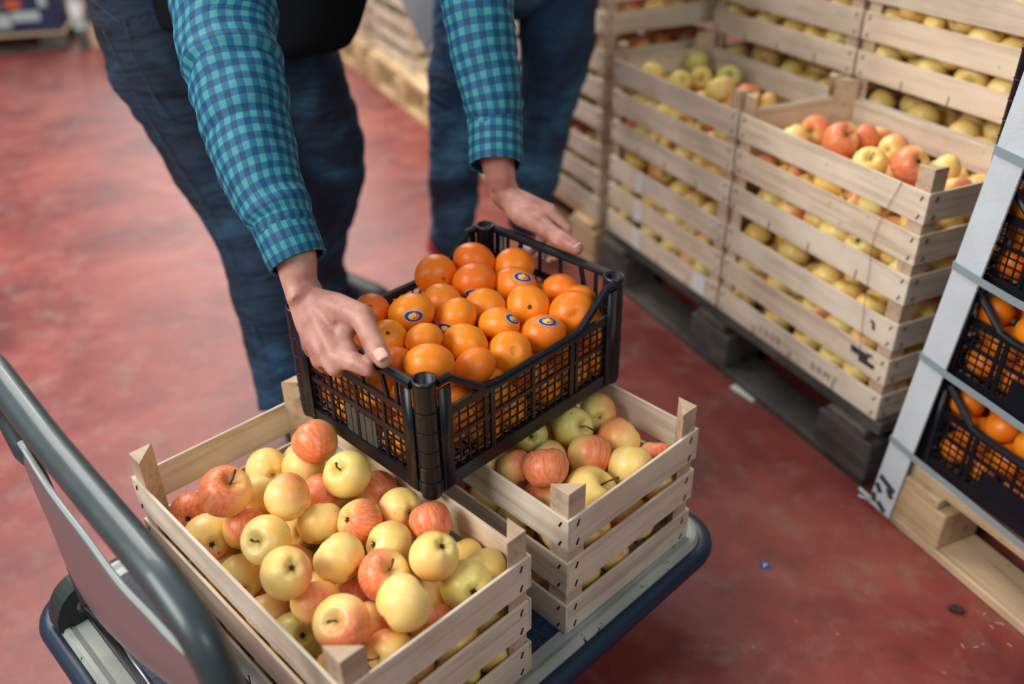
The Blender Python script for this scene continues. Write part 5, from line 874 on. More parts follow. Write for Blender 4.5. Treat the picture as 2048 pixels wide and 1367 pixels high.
# panel: a curved steel sheet hung under the handle
lowp = [(p[0], p[1]) for p in smooth_path([(a, b, 0) for a, b in low], 4)]; topp = [(p[0], p[1]) for p in smooth_path([(a, b, 0) for a, b in top], 5)]
nn = 30
def samp(P, f):
    i = f*(len(P)-1); j = min(int(i), len(P)-2); w = i-j; return (P[j][0]*(1-w)+P[j+1][0]*w, P[j][1]*(1-w)+P[j+1][1]*w)
vs = []; rowsn = 10
for sgn in (0, 1):
    for i in range(nn+1):
        a = samp(lowp, i/nn); b = samp(topp, 1-i/nn)
        for j in range(rowsn+1):
            t = j/rowsn; vs.append(K(a[0]*(1-t)+b[0]*t, .198-.020*math.sin(PI*t)*math.sin(PI*i/nn)-.0025*sgn, a[1]*(1-t)+b[1]*t))
pn = MB(); R1 = rowsn+1; O = (nn+1)*R1; fs = []
for i in range(nn):
    for j in range(rowsn):
        q = (i*R1+j, (i+1)*R1+j, (i+1)*R1+j+1, i*R1+j+1); fs.append(q); fs.append(tuple(O+k for k in q)[::-1])
    fs.append((i*R1, O+i*R1, O+(i+1)*R1, (i+1)*R1)); fs.append((i*R1+rowsn, (i+1)*R1+rowsn, O+(i+1)*R1+rowsn, O+i*R1+rowsn))
pn.add(vs, fs); pn.obj('guard_panel', 'satin_steel', cart, True)['label'] = 'satin steel sheet under the handle tube'
ed = MB(); ed.tube([K(a, .196, b) for a, b in topp], .0042, 10); ed.obj('panel_trim', 'trim_highlight', cart, True)['label'] = 'rolled top edge with a painted pale highlight'  # highlight along the sheet's top edge, put into a pale tube
ed = MB(); ed.tube([K(a, .198, b) for a, b in lowp[:14]], .0034, 10); ed.obj('panel_trim', 'rubber_black', cart, True)['label'] = 'dark edge strip'
for uu in (.72, .98): # lugs joining the panel to the tube
    ed = MB(); ed.bar(K(uu, .2, .40), K(uu, .2, .515), .008, .004); ed.obj('lug', 'bracket_green', cart)

# ------------------------------------------------------------------ people
def hand(mb, W, mcps, fingers, thumb, ts=1.):
    W = Vector(W); m = [Vector(p) for p in mcps]
    across = (m[0]-m[3]).normalized()
    carp = [W+across*o for o in (.013, .004, -.006, -.015)]
    for c, p, r in zip(carp, m, (.0135, .0135, .0128, .0118)):
        mb.tube([c, (c*2+p)/3, (c+2*p)/3, p], [.017, .0165, .0145, r], 14); mb.sphere(p, r*.99, 12, 8)
    for i in range(3):                    # web between the metacarpals
        for f_ in (.35, .6, .85):
            q = (carp[i]*(1-f_)+m[i]*f_+carp[i+1]*(1-f_)+m[i+1]*f_)/2; mb.sphere(q, .0135-.003*f_, 12, 8)
    for p, f_, s in zip(m, fingers, (1, 1.03, .97, .86)):
        P = [p]+[Vector(q) for q in f_]; R = [.0112*s, .0098*s, .0090*s, .0070*s]
        mb.tube(P[:2], R[:2], 12); mb.sphere(P[1], R[1]*1.05, 12, 8); mb.tube(P[1:3], R[1:3], 12); mb.sphere(P[2], R[2]*1.03, 12, 8); mb.tube(P[2:4], R[2:4], 12); mb.sphere(P[3], R[3]*1.08, 12, 8)
    T_ = [Vector(q) for q in thumb]       # CMC, MCP, IP, tip
    mb.tube([W+(T_[0]-W)*.3, T_[0], T_[1]], [.017, .0185, .0135*ts], 14); mb.sphere(T_[0], .0185, 12, 8); mb.sphere(T_[1], .0134*ts, 12, 8)
    mb.tube([T_[1], (T_[1]+T_[2])/2, T_[2]], [.0130*ts, .0108*ts, .0112*ts], 14); mb.sphere(T_[2], .0115*ts, 12, 8); mb.tube([T_[2], (T_[2]+T_[3])/2, T_[3]], [.0112*ts, .0112*ts, .0088*ts], 14); mb.sphere(T_[3], .0093*ts, 12, 8)
    q = (T_[1]+m[0])/2; mb.tube([(T_[0]+carp[0])/2, (T_[0]*1.2+q*.8+m[0]*.2)/2.2], [.017, .0125], 12)
def nail(parent, ip, tip, up, size=.0062):
    ip, tip, up = Vector(ip), Vector(tip), Vector(up).normalized(); d = (tip-ip).normalized(); up = (up-d*up.dot(d)).normalized(); s = d.cross(up)
    c = tip-d*.004; n = 6; vs = []
    for j in range(n+1):
        for k in range(n+1):
            x = (k/n*2-1); y = (j/n*2-1); e = size*math.sqrt(max(0, 1-.25*y*y*y*y))
            vs.append(c+s*x*e+d*y*size*1.15+up*(size*1.52*math.cos(x*.62)-.0006*y*y))
    mb = MB(); mb.add(vs, [(j*(n+1)+k, j*(n+1)+k+1, (j+1)*(n+1)+k+1, (j+1)*(n+1)+k) for j in range(n) for k in range(n)])
    o = mb.obj('thumbnail', 'nail', parent, True); md = o.modifiers.new('s', 'SOLIDIFY'); md.thickness = .0012; return o
def body_finish(o, vox, it=4):
    r = o.modifiers.new('remesh', 'REMESH'); r.mode = 'VOXEL'; r.voxel_size = vox; r.use_smooth_shade = True
    s = o.modifiers.new('smooth', 'SMOOTH'); s.iterations = it; s.factor = .6
RF = Vector((BF.x, BF.y)) - b1*.010            # rail of the near end panel
def RH(s, d, z): p = RF+b2*s-b1*d; return (p.x, p.y, z)
RG = BF+b1*.390
def LH(s, d, z): p = RG+b2*s+b1*d; return (p.x, p.y, z)
pm_ = MB()
# right arm + hand
Rw = RH(.224, .004, .640)
shR = (-.44, 1.50, 1.12); elR = (-.392, 1.226, .852)
loft(pm_, [(*shR, .05, .05), (-0.4129, 1.3808, 0.9406, 0.045, 0.045), (-0.3855, 1.2817, 0.8651, 0.04, 0.04), (-0.3504, 1.1875, 0.7880, 0.037, 0.037), (-0.3073, 1.1065, 0.7229, 0.033, 0.033), (-0.2846, 1.0695, 0.6818, 0.029, 0.029), (*Rw, .0275, .0220), (*RH(.205, .008, .628), .028, .020)], 20, 5)
hand(pm_, RH(.212, .006, .630), [(-0.2243, 0.9659, 0.5838), (-0.2442, 0.9798, 0.5814), (-0.2597, 0.9962, 0.5890), (-0.2703, 1.0123, 0.6001)],
     [[(-0.1959, 0.9462, 0.5861), (-0.1802, 0.9377, 0.5817), (-0.1775, 0.9495, 0.5723)], [(-0.2275, 0.9596, 0.5697), (-0.2264, 0.9750, 0.5565), (-0.2275, 0.9941, 0.5494)], [(-0.2510, 0.9778, 0.5706), (-0.2489, 0.9908, 0.5536), (-0.2490, 1.0104, 0.5472)], [(-0.2682, 1.0051, 0.5768), (-0.2688, 1.0175, 0.5589), (-0.2678, 1.0362, 0.5511)]],
     [(-0.2266, 1.0148, 0.6308), (-0.1903, 0.9914, 0.6272), (-0.1737, 0.9569, 0.6093), (-0.1592, 0.9329, 0.6007)], ts=1.30)
pm_.tube([(-0.2240, 0.9708, 0.5822), (-0.1964, 0.9498, 0.5861), (-0.1792, 0.9400, 0.5817)], [.0150, .0132, .0115], 14)
for u_ in ((-0.2158, 0.9761, 0.5832), (-0.2069, 0.9675, 0.5825)): pm_.sphere(u_, .0140, 12, 8)
for u_ in ((-0.2152, 1.0066, 0.6175), (-0.2164, 0.9967, 0.6053), (-0.2174, 0.9861, 0.5937), (-0.2311, 1.0123, 0.6115), (-0.2332, 0.9993, 0.5980), (-0.2099, 1.0000, 0.6107), (-0.2115, 0.9764, 0.5875)): pm_.sphere(u_, .0150, 12, 8)
pm_.sphere(RH(.216, .005, .634), .0255, 14, 10)
# left arm + hand
shL = (-.075, 1.62, 1.14); elL = (-.055, 1.515, .955); Lw = LH(.262, .016, .646)
loft(pm_, [(*shL, .05, .05), (-0.0514, 1.5010, 0.9643, 0.042, 0.042), (-0.0409, 1.4541, 0.8688, 0.038, 0.038), (-0.0239, 1.4105, 0.7786, 0.034, 0.034), (-0.0204, 1.3691, 0.7112, 0.0295, 0.0295), (*Lw, .028, .0215), (*LH(.252, .016, .630), .027, .020)], 20, 5)
hand(pm_, LH(.254, .014, .632), [LH(.176, .034, .622), LH(.196, .044, .614), LH(.215, .045, .606), LH(.232, .040, .599)],
     [[LH(.145, .040, .598), LH(.139, .030, .574), LH(.139, .008, .562)], [LH(.164, .054, .584), LH(.157, .036, .558), LH(.155, .012, .552)], [LH(.186, .054, .578), LH(.177, .036, .553), LH(.174, .012, .549)], [LH(.207, .048, .576), LH(.199, .032, .555), LH(.196, .010, .551)]],
     [(0.0178, 1.3409, 0.6117), (0.0488, 1.3065, 0.6091), (0.0768, 1.2659, 0.6041), (0.1004, 1.2380, 0.6008)], ts=1.25)
for u_ in ((0.0323, 1.3401, 0.6162), (0.0463, 1.3266, 0.6132), (0.0083, 1.3517, 0.6159)): pm_.sphere(u_, .017, 12, 8)
pm_.sphere(LH(.258, .015, .638), .0250, 14, 10)
# trunk, neck and head (bent forward over the crate), hips and legs
hipC = Vector((-.62, 1.93, .93))
loft(pm_, [(-.66, 1.98, .90, .15, .11), (-.58, 1.90, 1.02, .14, .105), (-.45, 1.78, 1.13, .16, .11), (-.33, 1.65, 1.20, .17, .105), (-.26, 1.57, 1.24, .10, .08), (-.21, 1.51, 1.26, .058, .058), (-.17, 1.46, 1.27, .055, .058)], 24, 5, ref=(.8, .6, 0))
pm_.tube([shR, (-.30, 1.60, 1.19), shL], [.058, .07, .058], 16)
hd = Matrix.Translation((-.10, 1.395, 1.255)) @ rot_from((-.55, .35, .75), (.5, -.8, -.35)).to_matrix().to_4x4()
pm_.sphere((0, 0, 0), .085, 20, 14, 0, (1.12, .88, 1.32), hd); pm_.sphere((.098, 0, -.012), .014, 10, 8, 0, (1.2, .8, 1.3), hd); pm_.sphere((.04, 0, -.075), .05, 12, 8, 0, (1.1, .85, .9), hd)
for s in (-1, 1): pm_.sphere((.0, s*.078, -.008), .022, 10, 8, 0, (.8, .4, 1.3), hd)
legR = [(-0.7209, 1.8659, 0.9090), (-0.6792, 1.7896, 0.7463), (-0.6368, 1.7654, 0.6687), (-0.5993, 1.7361, 0.5827), (-0.5609, 1.7062, 0.4958), (-0.5185, 1.6673, 0.4131), (-0.4920, 1.6259, 0.3075), (-0.4840, 1.5947, 0.1992), (-0.4664, 1.5588, 0.1026)]
legL = [(-0.4894, 1.9760, 0.8589), (-0.4541, 1.9610, 0.7198), (-0.4346, 1.9701, 0.6199), (-0.4220, 1.9733, 0.5485), (-0.4177, 1.9786, 0.4808), (-0.4380, 2.0011, 0.4027), (-0.4730, 2.0351, 0.3052), (-0.5038, 2.0741, 0.1775), (-0.5123, 2.1013, 0.0880)]
for lg in (legR, legL):
    loft(pm_, [(*p, r, r) for p, r in zip(lg, (.082, .078, .070, .062, .052, .050, .050, .040, .036))], 18, 3)
man = pm_.obj('person', 'skin', None, True); body_finish(man, .0030, 7)
tag(man, 'person in teal checked shirt, black apron and jeans bending to lift the mandarin crate', 'person')
nail(man, (-0.1737, 0.9569, 0.6093), (-0.1576, 0.9294, 0.6007), (-.05, -.50, .9), .0082)
nail(man, (0.0768, 1.2659, 0.6041), (0.1018, 1.2367, 0.6006), (.15, -.35, 1), .0068)
hr = MB(); hr.sphere((-.012, 0, .022), .094, 20, 14, 0, (1.12, .92, 1.25), hd); hr.obj('hair', 'hair', man, True)
for nm_, sgn in (('eye', -1), ('eye', 1)):
    e = MB(); e.sphere((.088, sgn*.030, .012), .010, 10, 8, 0, (1, 1, 1), hd); e.obj('eye', 'label_white', man, True)
mo = MB(); mo.sphere((.088, 0, -.052), .018, 10, 6, 0, (.4, 1.1, .3), hd); mo.obj('mouth', 'nail', man, True)
def sleeve(ctrl, circ, folds, cuffc, name, seg=56):
    mb = MB(); loft(mb, ctrl, seg, 14, .075, 20., folds, cap=False); me = mb.mesh('sleeve', 'gingham', True); loft_uv(me, mb, circ)
    o = mk('sleeve', me, man); md = o.modifiers.new('s', 'SOLIDIFY'); md.thickness = .0022; md.offset = 0
    mb = MB(); loft(mb, cuffc, seg, 10, .012, 30., (), cap=False); me = mb.mesh('cuff', 'gingham', True); loft_uv(me, mb, .90*circ)
    for l in me.uv_layers[0].data: l.uv = (l.uv[1]*1.0+.006, l.uv[0]*1.15)
    o2 = mk('cuff', me, man); md = o2.modifiers.new('s', 'SOLIDIFY'); md.thickness = .0040; md.offset = 0

sleeve([(-0.4297, 1.4679, 1.0442, 0.078, 0.078), (-0.4136, 1.3808, 0.9406, 0.074, 0.074), (-0.4038, 1.3334, 0.9016, 0.07, 0.07), (-0.3855, 1.2817, 0.8651, 0.066, 0.066), (-0.3691, 1.2360, 0.8288, 0.063, 0.063), (-0.3504, 1.1875, 0.7880, 0.058, 0.058), (-0.3281, 1.1398, 0.7486, 0.05, 0.05), (-0.3061, 1.1047, 0.7201, 0.043, 0.043), (-0.2955, 1.0850, 0.7014, 0.039, 0.039)], .42,
       [(.36, .018, .10, 2.6, .02), (.41, .015, -.10, 2.8, -.02), (.47, .02, .07, .3, .03), (.57, .018, -.06, 3.4, .03), (.86, .022, .09, 3.0, .02), (.92, .014, -.07, 3., .0), (.97, .014, .05, .5, 0)],
       [(-0.2990, 1.0932, 0.7071, 0.0385, 0.0385), (-0.2899, 1.0773, 0.6926, 0.0385, 0.0385), (-0.2784, 1.0611, 0.6719, 0.0372, 0.0372)], 'right')
sleeve([(-0.0584, 1.5500, 1.0441, 0.062, 0.062), (-0.0514, 1.5010, 0.9643, 0.058, 0.058), (-0.0470, 1.4776, 0.9167, 0.055, 0.055), (-0.0409, 1.4541, 0.8688, 0.053, 0.053), (-0.0317, 1.4303, 0.8205, 0.05, 0.05), (-0.0239, 1.4105, 0.7786, 0.0455, 0.0455), (-0.0215, 1.3939, 0.7419, 0.042, 0.042)], .32,
       [(.45, .018, .05, 1.0, .04), (.62, .018, -.05, .6, .04), (.86, .02, .10, .1, .03), (.93, .014, -.06, 3., .03)],
       [(-0.0213, 1.3966, 0.7483, 0.0413, 0.0413), (-0.0211, 1.3732, 0.7179, 0.0413, 0.0413), (-0.0208, 1.3515, 0.6920, 0.0408, 0.0408)], 'left')

# jeans
def jeans(parent, legs, rads, pelvis, mat, wr=.09):
    mb = MB()
    for lg, rd in zip(legs, rads):
        loft(mb, [(*p, r*1.0, r*1.0) for p, r in zip(lg, rd)], 40, 8, wr, 9., ((.55, .035, .05, 1., .03), (.62, .03, -.04, 2., -.03), (.70, .025, .045, 0., .02), (.93, .02, .05, 0, .01), (.97, .015, .05, 2, .0)), zf=2.2, cap=False)
    for c, r, s3 in pelvis: mb.sphere(c, r, 24, 16, 0, s3)
    o = mb.obj('jeans', mat, parent, True); md = o.modifiers.new('s', 'SOLIDIFY'); md.thickness = .003; md.offset = 0
    return o
jn = jeans(man, [legR, legL], [(.100, .096, .091, .083, .074, .072, .074, .066, .068), (.100, .092, .089, .086, .086, .084, .080, .075, .078)], [(tuple((Vector(legR[0])+Vector(legL[0]))/2+Vector((-.04, .05, .02))), .17, (1.05, .9, .8))], 'denim_dark')
sm_ = MB()
sp = smooth_path(legR, 5); 
def seam_line(path, off, r=.0010, a=0, b=1):
    P = smooth_path(path, 6); n = len(P); sm_.tube([p+Vector(off)*(1-.3*i/n) for i, p in enumerate(P)][int(a*n):int(b*n)], r, 6)

seam_line([(-0.7478, 1.7226, 0.8284), (-0.7094, 1.6967, 0.7288), (-0.6715, 1.6731, 0.6520), (-0.6381, 1.6485, 0.5928), (-0.5908, 1.6216, 0.5107), (-0.5407, 1.5782, 0.4018)], (0, 0, 0), .0008)
seam_line([(-0.7053, 1.7215, 0.8458), (-0.6859, 1.7030, 0.7869), (-0.6631, 1.6764, 0.7245), (-0.6369, 1.6592, 0.6772)], (0, 0, 0), .0008)
seam_line([(-0.7019, 1.7119, 0.8300), (-0.6957, 1.7029, 0.7962), (-0.6747, 1.6837, 0.7459), (-0.6444, 1.6544, 0.6789)], (0, 0, 0), .0008)
seam_line([(-0.7653, 1.7518, 0.8759), (-0.7335, 1.7290, 0.8579), (-0.7072, 1.7177, 0.8395)], (0, 0, 0), .0008)
seam_line([(-0.5167, 1.5475, 0.2944), (-0.5057, 1.5193, 0.2294), (-0.4994, 1.4960, 0.1723)], (0, 0, 0), .0010)
so_ = sm_.obj('seam', 'seam', man, True); so_['label'] = 'pale stitched seams of the jeans'

# apron hanging from the waist

ap = MB(); rowsA = [
 [(-0.7519, 1.8662, 0.9094), (-0.6580, 1.7847, 0.9296), (-0.5270, 1.7287, 0.9529), (-0.3971, 1.7106, 0.9618), (-0.2954, 1.7267, 0.9498), (-0.2433, 1.7978, 0.9127)],
 [(-0.7581, 1.8253, 0.8619), (-0.6591, 1.7509, 0.8745), (-0.5349, 1.7078, 0.8807), (-0.4036, 1.6857, 0.8829), (-0.3094, 1.7059, 0.8776), (-0.2651, 1.7896, 0.8611)],
 [(-0.7270, 1.7891, 0.8411), (-0.6411, 1.7324, 0.8443), (-0.5300, 1.6922, 0.8361), (-0.4095, 1.6784, 0.8329), (-0.3232, 1.7008, 0.8310), (-0.2817, 1.7729, 0.8147)],
 [(-0.6811, 1.7590, 0.8303), (-0.6184, 1.7206, 0.8251), (-0.5246, 1.6857, 0.8065), (-0.4126, 1.6698, 0.7997), (-0.3369, 1.7037, 0.7976), (-0.2964, 1.7596, 0.7930)],
 [(-0.6491, 1.7454, 0.8273), (-0.6083, 1.7269, 0.8163), (-0.5220, 1.6995, 0.7906), (-0.4180, 1.6816, 0.7807), (-0.3487, 1.7155, 0.7785), (-0.3089, 1.7634, 0.7802)]]
na = 6; ap.add([p for r_ in rowsA for p in r_], [(j*na+i, j*na+i+1, (j+1)*na+i+1, (j+1)*na+i) for j in range(len(rowsA)-1) for i in range(na-1)])
ao = ap.obj('apron', 'apron_black', man, True); md = ao.modifiers.new('sub', 'SUBSURF'); md.levels = 2; md.render_levels = 2; md = ao.modifiers.new('s', 'SOLIDIFY'); md.thickness = .004; md.offset = 0

# shirt body
sb = MB(); loft(sb, [(-.64, 1.97, .94, .165, .125), (-.56, 1.89, 1.04, .155, .12), (-.45, 1.78, 1.14, .175, .125), (-.33, 1.65, 1.21, .182, .12), (-.25, 1.56, 1.245, .10, .085)], 30, 6, .04, 12., ref=(.8, .6, 0)); sb.tube([shR, (-.30, 1.60, 1.20), shL], [.078, .085, .078], 18)
me = sb.mesh('shirt', 'gingham', True); o, seg, rw_, rd_ = sb.rows; loft_uv(me, sb, .9); mk('shirt', me, man)
def shoe(parent, pos, ang, up, mats, L=.29):
    mb = MB(); Rm = Matrix.Translation(pos) @ Matrix.Rotation(ang, 4, 'Z')
    prof = [(-.075, .030, .050), (-.060, .038, .075), (-.02, .040, .085), (.04, .042, .070), (.10, .047, .055), (.15, .045, .045), (.19, .030, .034)]
    n = 16; vs = []
    for x, w, h in prof:
        for k in range(n):
            a = 2*PI*k/n; y = w*math.cos(a); z = .022+(h)*max(0, math.sin(a))-.002*(math.sin(a) < 0); vs.append((x, y, z))
    fs = [(i*n+k, i*n+(k+1) % n, (i+1)*n+(k+1) % n, (i+1)*n+k) for i in range(len(prof)-1) for k in range(n)]+[tuple(range(n))[::-1], tuple((len(prof)-1)*n+k for k in range(n))]
    mb.add(vs, fs, 0, Rm); o = mb.obj('shoe', mats[0], parent, True); md = o.modifiers.new('sub', 'SUBSURF'); md.levels = 1; md.render_levels = 1
    so = MB(); pts_ = [(x, w*1.08) for x, w, h in prof]+[(x, -w*1.08) for x, w, h in prof[::-1]]; so.prism(pts_, .001, .026, 0, Rm); so.obj('sole', mats[1], o, bevel=.004); return o

shoe(man, (-.465, 1.605, .0), -1.15, 0, ('shoe_dark', 'rubber_black'))
shoe(man, (-.500, 2.205, .0), -.45, 0, ('shoe_dark', 'rubber_black'), .27)

# second person
p2 = MB()
l2a = [(-0.0632, 2.2452, 0.8388), (-0.0962, 2.2192, 0.6625), (-0.1209, 2.1959, 0.5481), (-0.1342, 2.2058, 0.4303), (-0.1483, 2.2660, 0.2990), (-0.1601, 2.3279, 0.1705), (-0.1704, 2.3731, 0.0912)]
l2b = [(0.1298, 2.3077, 0.8259), (0.1250, 2.2736, 0.6939), (0.1083, 2.2599, 0.5759), (0.0915, 2.2665, 0.4720), (0.0779, 2.3182, 0.3459), (0.0632, 2.3815, 0.2196), (0.0557, 2.4369, 0.1187)]
for lg in (l2a, l2b): loft(p2, [(*p, r, r) for p, r in zip(lg, (.082, .075, .062, .052, .05, .04, .036))], 18, 4)
hipm = (Vector(l2a[0])+Vector(l2b[0]))/2
bx, by, bz = hipm
loft(p2, [(bx, by, bz+.06, .12, .09), (bx, by, bz+.14, .14, .10), (bx, by+.02, bz+.30, .17, .115), (bx, by+.02, bz+.46, .19, .11), (bx, by+.02, bz+.53, .08, .07), (bx, by, bz+.60, .055, .058), (bx, by-.01, bz+.66, .055, .06)], 24, 4, ref=(1, 0, 0))
h2 = Matrix.Translation((bx, by-.02, bz+.74)) @ Matrix.Rotation(-PI/2, 4, 'Z'); p2.sphere((0, 0, 0), .085, 20, 14, 0, (1.1, .88, 1.3), h2); p2.sphere((.095, 0, -.01), .014, 10, 8, 0, (1.2, .8, 1.3), h2)
arm2 = [((bx-.20, by+.02, bz+.42), (bx-.25, by-.04, bz+.18), (bx-.17, by-.10, bz+.05)), ((bx+.20, by+.02, bz+.42), (bx+.24, by-.02, bz+.16), (bx+.12, by-.22, bz+.10))]
for a_, e_, w_ in arm2:
    p2.tube([a_, e_, w_], [.05, .04, .028], 14); hv = (Vector(w_)-Vector(e_)).normalized(); s_ = Vector((0, 0, 1)).cross(hv).normalized(); W_ = Vector(w_)
    hand(p2, W_, [W_+hv*.085+s_*x for x in (.03, .01, -.01, -.028)], [[W_+hv*(.085+.04)+s_*x-Vector((0, 0, .01)), W_+hv*.14+s_*x-Vector((0, 0, .03)), W_+hv*.135+s_*x-Vector((0, 0, .045))] for x in (.03, .01, -.01, -.03)], [W_+hv*.02+s_*.03, W_+hv*.06+s_*.05, W_+hv*.09+s_*.055, W_+hv*.115+s_*.05])
man2 = p2.obj('person', 'skin', None, True); body_finish(man2, .006, 2); tag(man2, 'person in blue jeans and red shoes standing behind the lifted crate', 'person')
jeans(man2, [l2a, l2b], [(.10, .088, .076, .068, .066, .060, .062), (.100, .092, .080, .070, .066, .060, .062)], [(tuple(hipm+Vector((0, .02, .02))), .17, (1.1, .8, .8))], 'denim_blue')
s2 = MB(); loft(s2, [(bx, by, bz+.10, .165, .12), (bx, by, bz+.16, .168, .122), (bx, by+.02, bz+.30, .182, .127), (bx, by+.02, bz+.46, .20, .12), (bx, by+.02, bz+.52, .09, .08)], 28, 5, .03, 10., ref=(1, 0, 0)); s2.obj('jacket', 'shirt_dark', man2, True)
h_2 = MB(); h_2.sphere((-.012, 0, .02), .094, 18, 12, 0, (1.1, .92, 1.22), h2); h_2.obj('hair', 'hair', man2, True)

shoe(man2, (-.185, 2.47, .0), -.9, 0, ('shoe_red', 'shoe_red'))
shoe(man2, (.055, 2.62, .0), -1.3, 0, ('shoe_red', 'sole_pale'))

# clipboard held by the second person

cb = MB(); c0 = Vector((-0.2174, 2.4532, 0.6041)); cl = Vector((-0.3090, 2.6000, 0.7477)); crr = Vector((-0.1755, 2.4065, 0.8148))
e1_ = (cl-c0).normalized()*.30; e2_ = (crr-c0); e2_ = (e2_-e1_.normalized()*e2_.dot(e1_.normalized())).normalized()*.22; nn_ = e1_.cross(e2_).normalized()
vs = [c0+e1_*a+e2_*b+nn_*h for h in (0, .006) for a, b in ((0, 0), (1, 0), (1, 1), (0, 1))]
cb.add(vs, [(0, 3, 2, 1), (4, 5, 6, 7)]); cb.add(vs, [(0, 1, 5, 4), (1, 2, 6, 5), (2, 3, 7, 6), (3, 0, 4, 7)], 1)
tag(cb.obj('clipboard', ['clip_grey', 'clip_edge']), 'grey flat board with a dark edge held beside the second person, above the aisle', 'clipboard')


# ------------------------------------------------------------------ boxes at the far left

BX, BY, BA_ = -2.4411, 5.1477, .2512
def fb(s, v): return (BX+math.cos(BA_)*s-math.sin(BA_)*v, BY+math.sin(BA_)*s+math.cos(BA_)*v)
x, y = fb(-1.2, 0); pallet(x, y, BA_, 1.2, .8, 'tan_wood', 'tan pallet in the far left corner under the navy boxes', H=.10, low='old_pallet_wood')  # shade of the gap under the deck is put into the dark lower wood
for k, s0 in enumerate((-.40, -.80, -1.2)):
    r = empty('cardboard_box', (*fb(s0+.19, .16), .10), BA_, label=['navy printed cardboard box with pale and orange patches nearest the striped post', 'navy printed cardboard box at the far left, cut by the picture edge', 'navy cardboard box at the far left end of the pallet'][k], cat='box', group='boxes at the far left')
    b = MB(); b.box(-.195, .195, -.15, .15, 0, .26); b.obj('carton', 'box_navy', r, bevel=.003)
    for (x0, x1, z0, z1, m_) in ((-.14, .03, .20, .25, 'print_green'), (-.17, -.09, .11, .18, 'print_green'), (-.14, -.05, .03, .10, 'print_pale'), (-.04, .10, .06, .11, 'print_pale'), (-.06, .02, .13, .17, 'print_orange'), (.11, .15, .13, .20, 'print_pale')):
        q = MB(); q.box(x0, x1, -.1515, -.1500, z0, z1); q.obj('print_patch', m_, r)
    b = MB(); b.box(-.185, .185, -.14, .14, .261, .265); b.obj('lid', 'box_navy', r)
po = empty('signal_post', (*fb(.085, -.02), 0), BA_, label='white and blue striped post beside the navy boxes at the far left', cat='post')
for k in range(5):
    q = MB(); q.box(-.030, .030, -.012, .012, .105+.07*k, .175+.07*k); q.obj('band', 'label_white' if k % 2 else 'print_pale', po)
q = MB(); q.box(-.028, .028, -.010, .010, 0, .105); q.obj('foot', 'old_pallet_wood', po)
x, y = fb(.125, -.02); pallet(x, y, BA_, 1.0, .8, 'tan_wood', 'tan pallet in the far background just left of the man', H=.125, low='tan_wood')
r = empty('cardboard_box', (*fb(.34, .15), .125), BA_, label='dark teal box on the tan pallet between the striped post and the man', cat='box', group='boxes at the far left')
b = MB(); b.box(-.20, .20, -.16, .16, 0, .28); b.obj('carton', 'box_teal', r, bevel=.003); b = MB(); b.box(-.19, .19, -.15, .15, .281, .285); b.obj('lid', 'box_teal', r)


# ------------------------------------------------------------------ small things

def smallthing(name, mb, mats, loc, rz, label, cat, **k):
    o = mb.obj(name, mats, **k); o.location = loc; o.rotation_euler = (0, 0, rz); return tag(o, label, cat)
m = MB(); m.box(-.036, .036, -.011, .011, 0, .0012); smallthing('paper_scrap', m, 'paper_white', (.535, 1.705, .0003), -1.02, 'white strip of paper on the floor beside the dark pallet', 'paper')
m = MB(); m.prism([(.011*math.cos(k*.524), .0085*math.sin(k*.524)) for k in range(12)], 0, .0006); m.bar((-.004, -.004, .0008), (.001, .004, .0008), .002, .0005, 1); m.bar((.001, .004, .0008), (.005, -.001, .0008), .002, .0005, 1)
smallthing('floor_sticker', m, ['label_blue', 'label_white'], (.449, 1.164, .0003), .3, 'tiny round blue sticker on the red floor in front of the pallets', 'sticker')
m = MB()
for k in range(7): m.sphere((random.uniform(-.012, .012), random.uniform(-.006, .006), .004), random.uniform(.004, .008), 8, 6)
smallthing('dirt_clump', m, 'dirt', (.745, 1.052, .001), 0, 'small dark clump of dirt on the floor near the new pallet', 'dirt', smooth=True)
m = MB()
for k in range(8):
    a = random.uniform(0, 3); x, y = random.uniform(-.05, .05), random.uniform(-.04, .04); m.bar((x, y, .0008), (x+.008*math.cos(a), y+.008*math.sin(a), .0012), .0011, .0008)
smallthing('wood_splinters', m, 'tan_wood', (.765, 1.015, .0), 0, 'loose pale wood splinters on the floor by the dirt clump', 'splinters')['kind'] = 'stuff'
# bent wire hooked over the front slat of the right front stack
def Sw(s, d, z): x, y = S(s, -d); return (x, y, z)
m = MB(); m.tube(smooth_path([Sw(-.035, -.014, .610), Sw(-.046, -.012, .632), Sw(-.060, -.002, .622), Sw(-.064, .004, .600), Sw(-.078, .006, .555), Sw(-.090, .006, .50), Sw(-.084, .006, .43), Sw(-.078, .006, .36), Sw(-.070, .006, .30), Sw(-.064, .007, .255)], 6), .0007, 6)
tag(m.obj('wire', 'twine', None, True), 'thin bent wire hooked over the front slats of the right front stack', 'wire')
# remnants of pale film on the left front stack
for k, (s0, z0, z1, w_, nm) in enumerate(((-.86, PB+PITCH*.0+.003, PB+.054, .034, 'bottom'), (-.86, PB+.080, PB+.134, .034, 'second lowest'), (-.86, PB+.158, PB+.210, .030, 'third lowest'), (-.58, PB+.003, PB+.052, .05, 'bottom right end'))):
    m = MB(); m.box(-w_/2, w_/2, -.0007, .0, z0, z1); x, y = S(s0, -.0012)
    o = m.obj('tape_patch', 'tape_film'); o.location = (x, y, 0); o.rotation_euler = (0, 0, SA); tag(o, 'pale film patch stuck on the '+nm+' slat of the left front stack', 'tape', 'film patches on the crates')
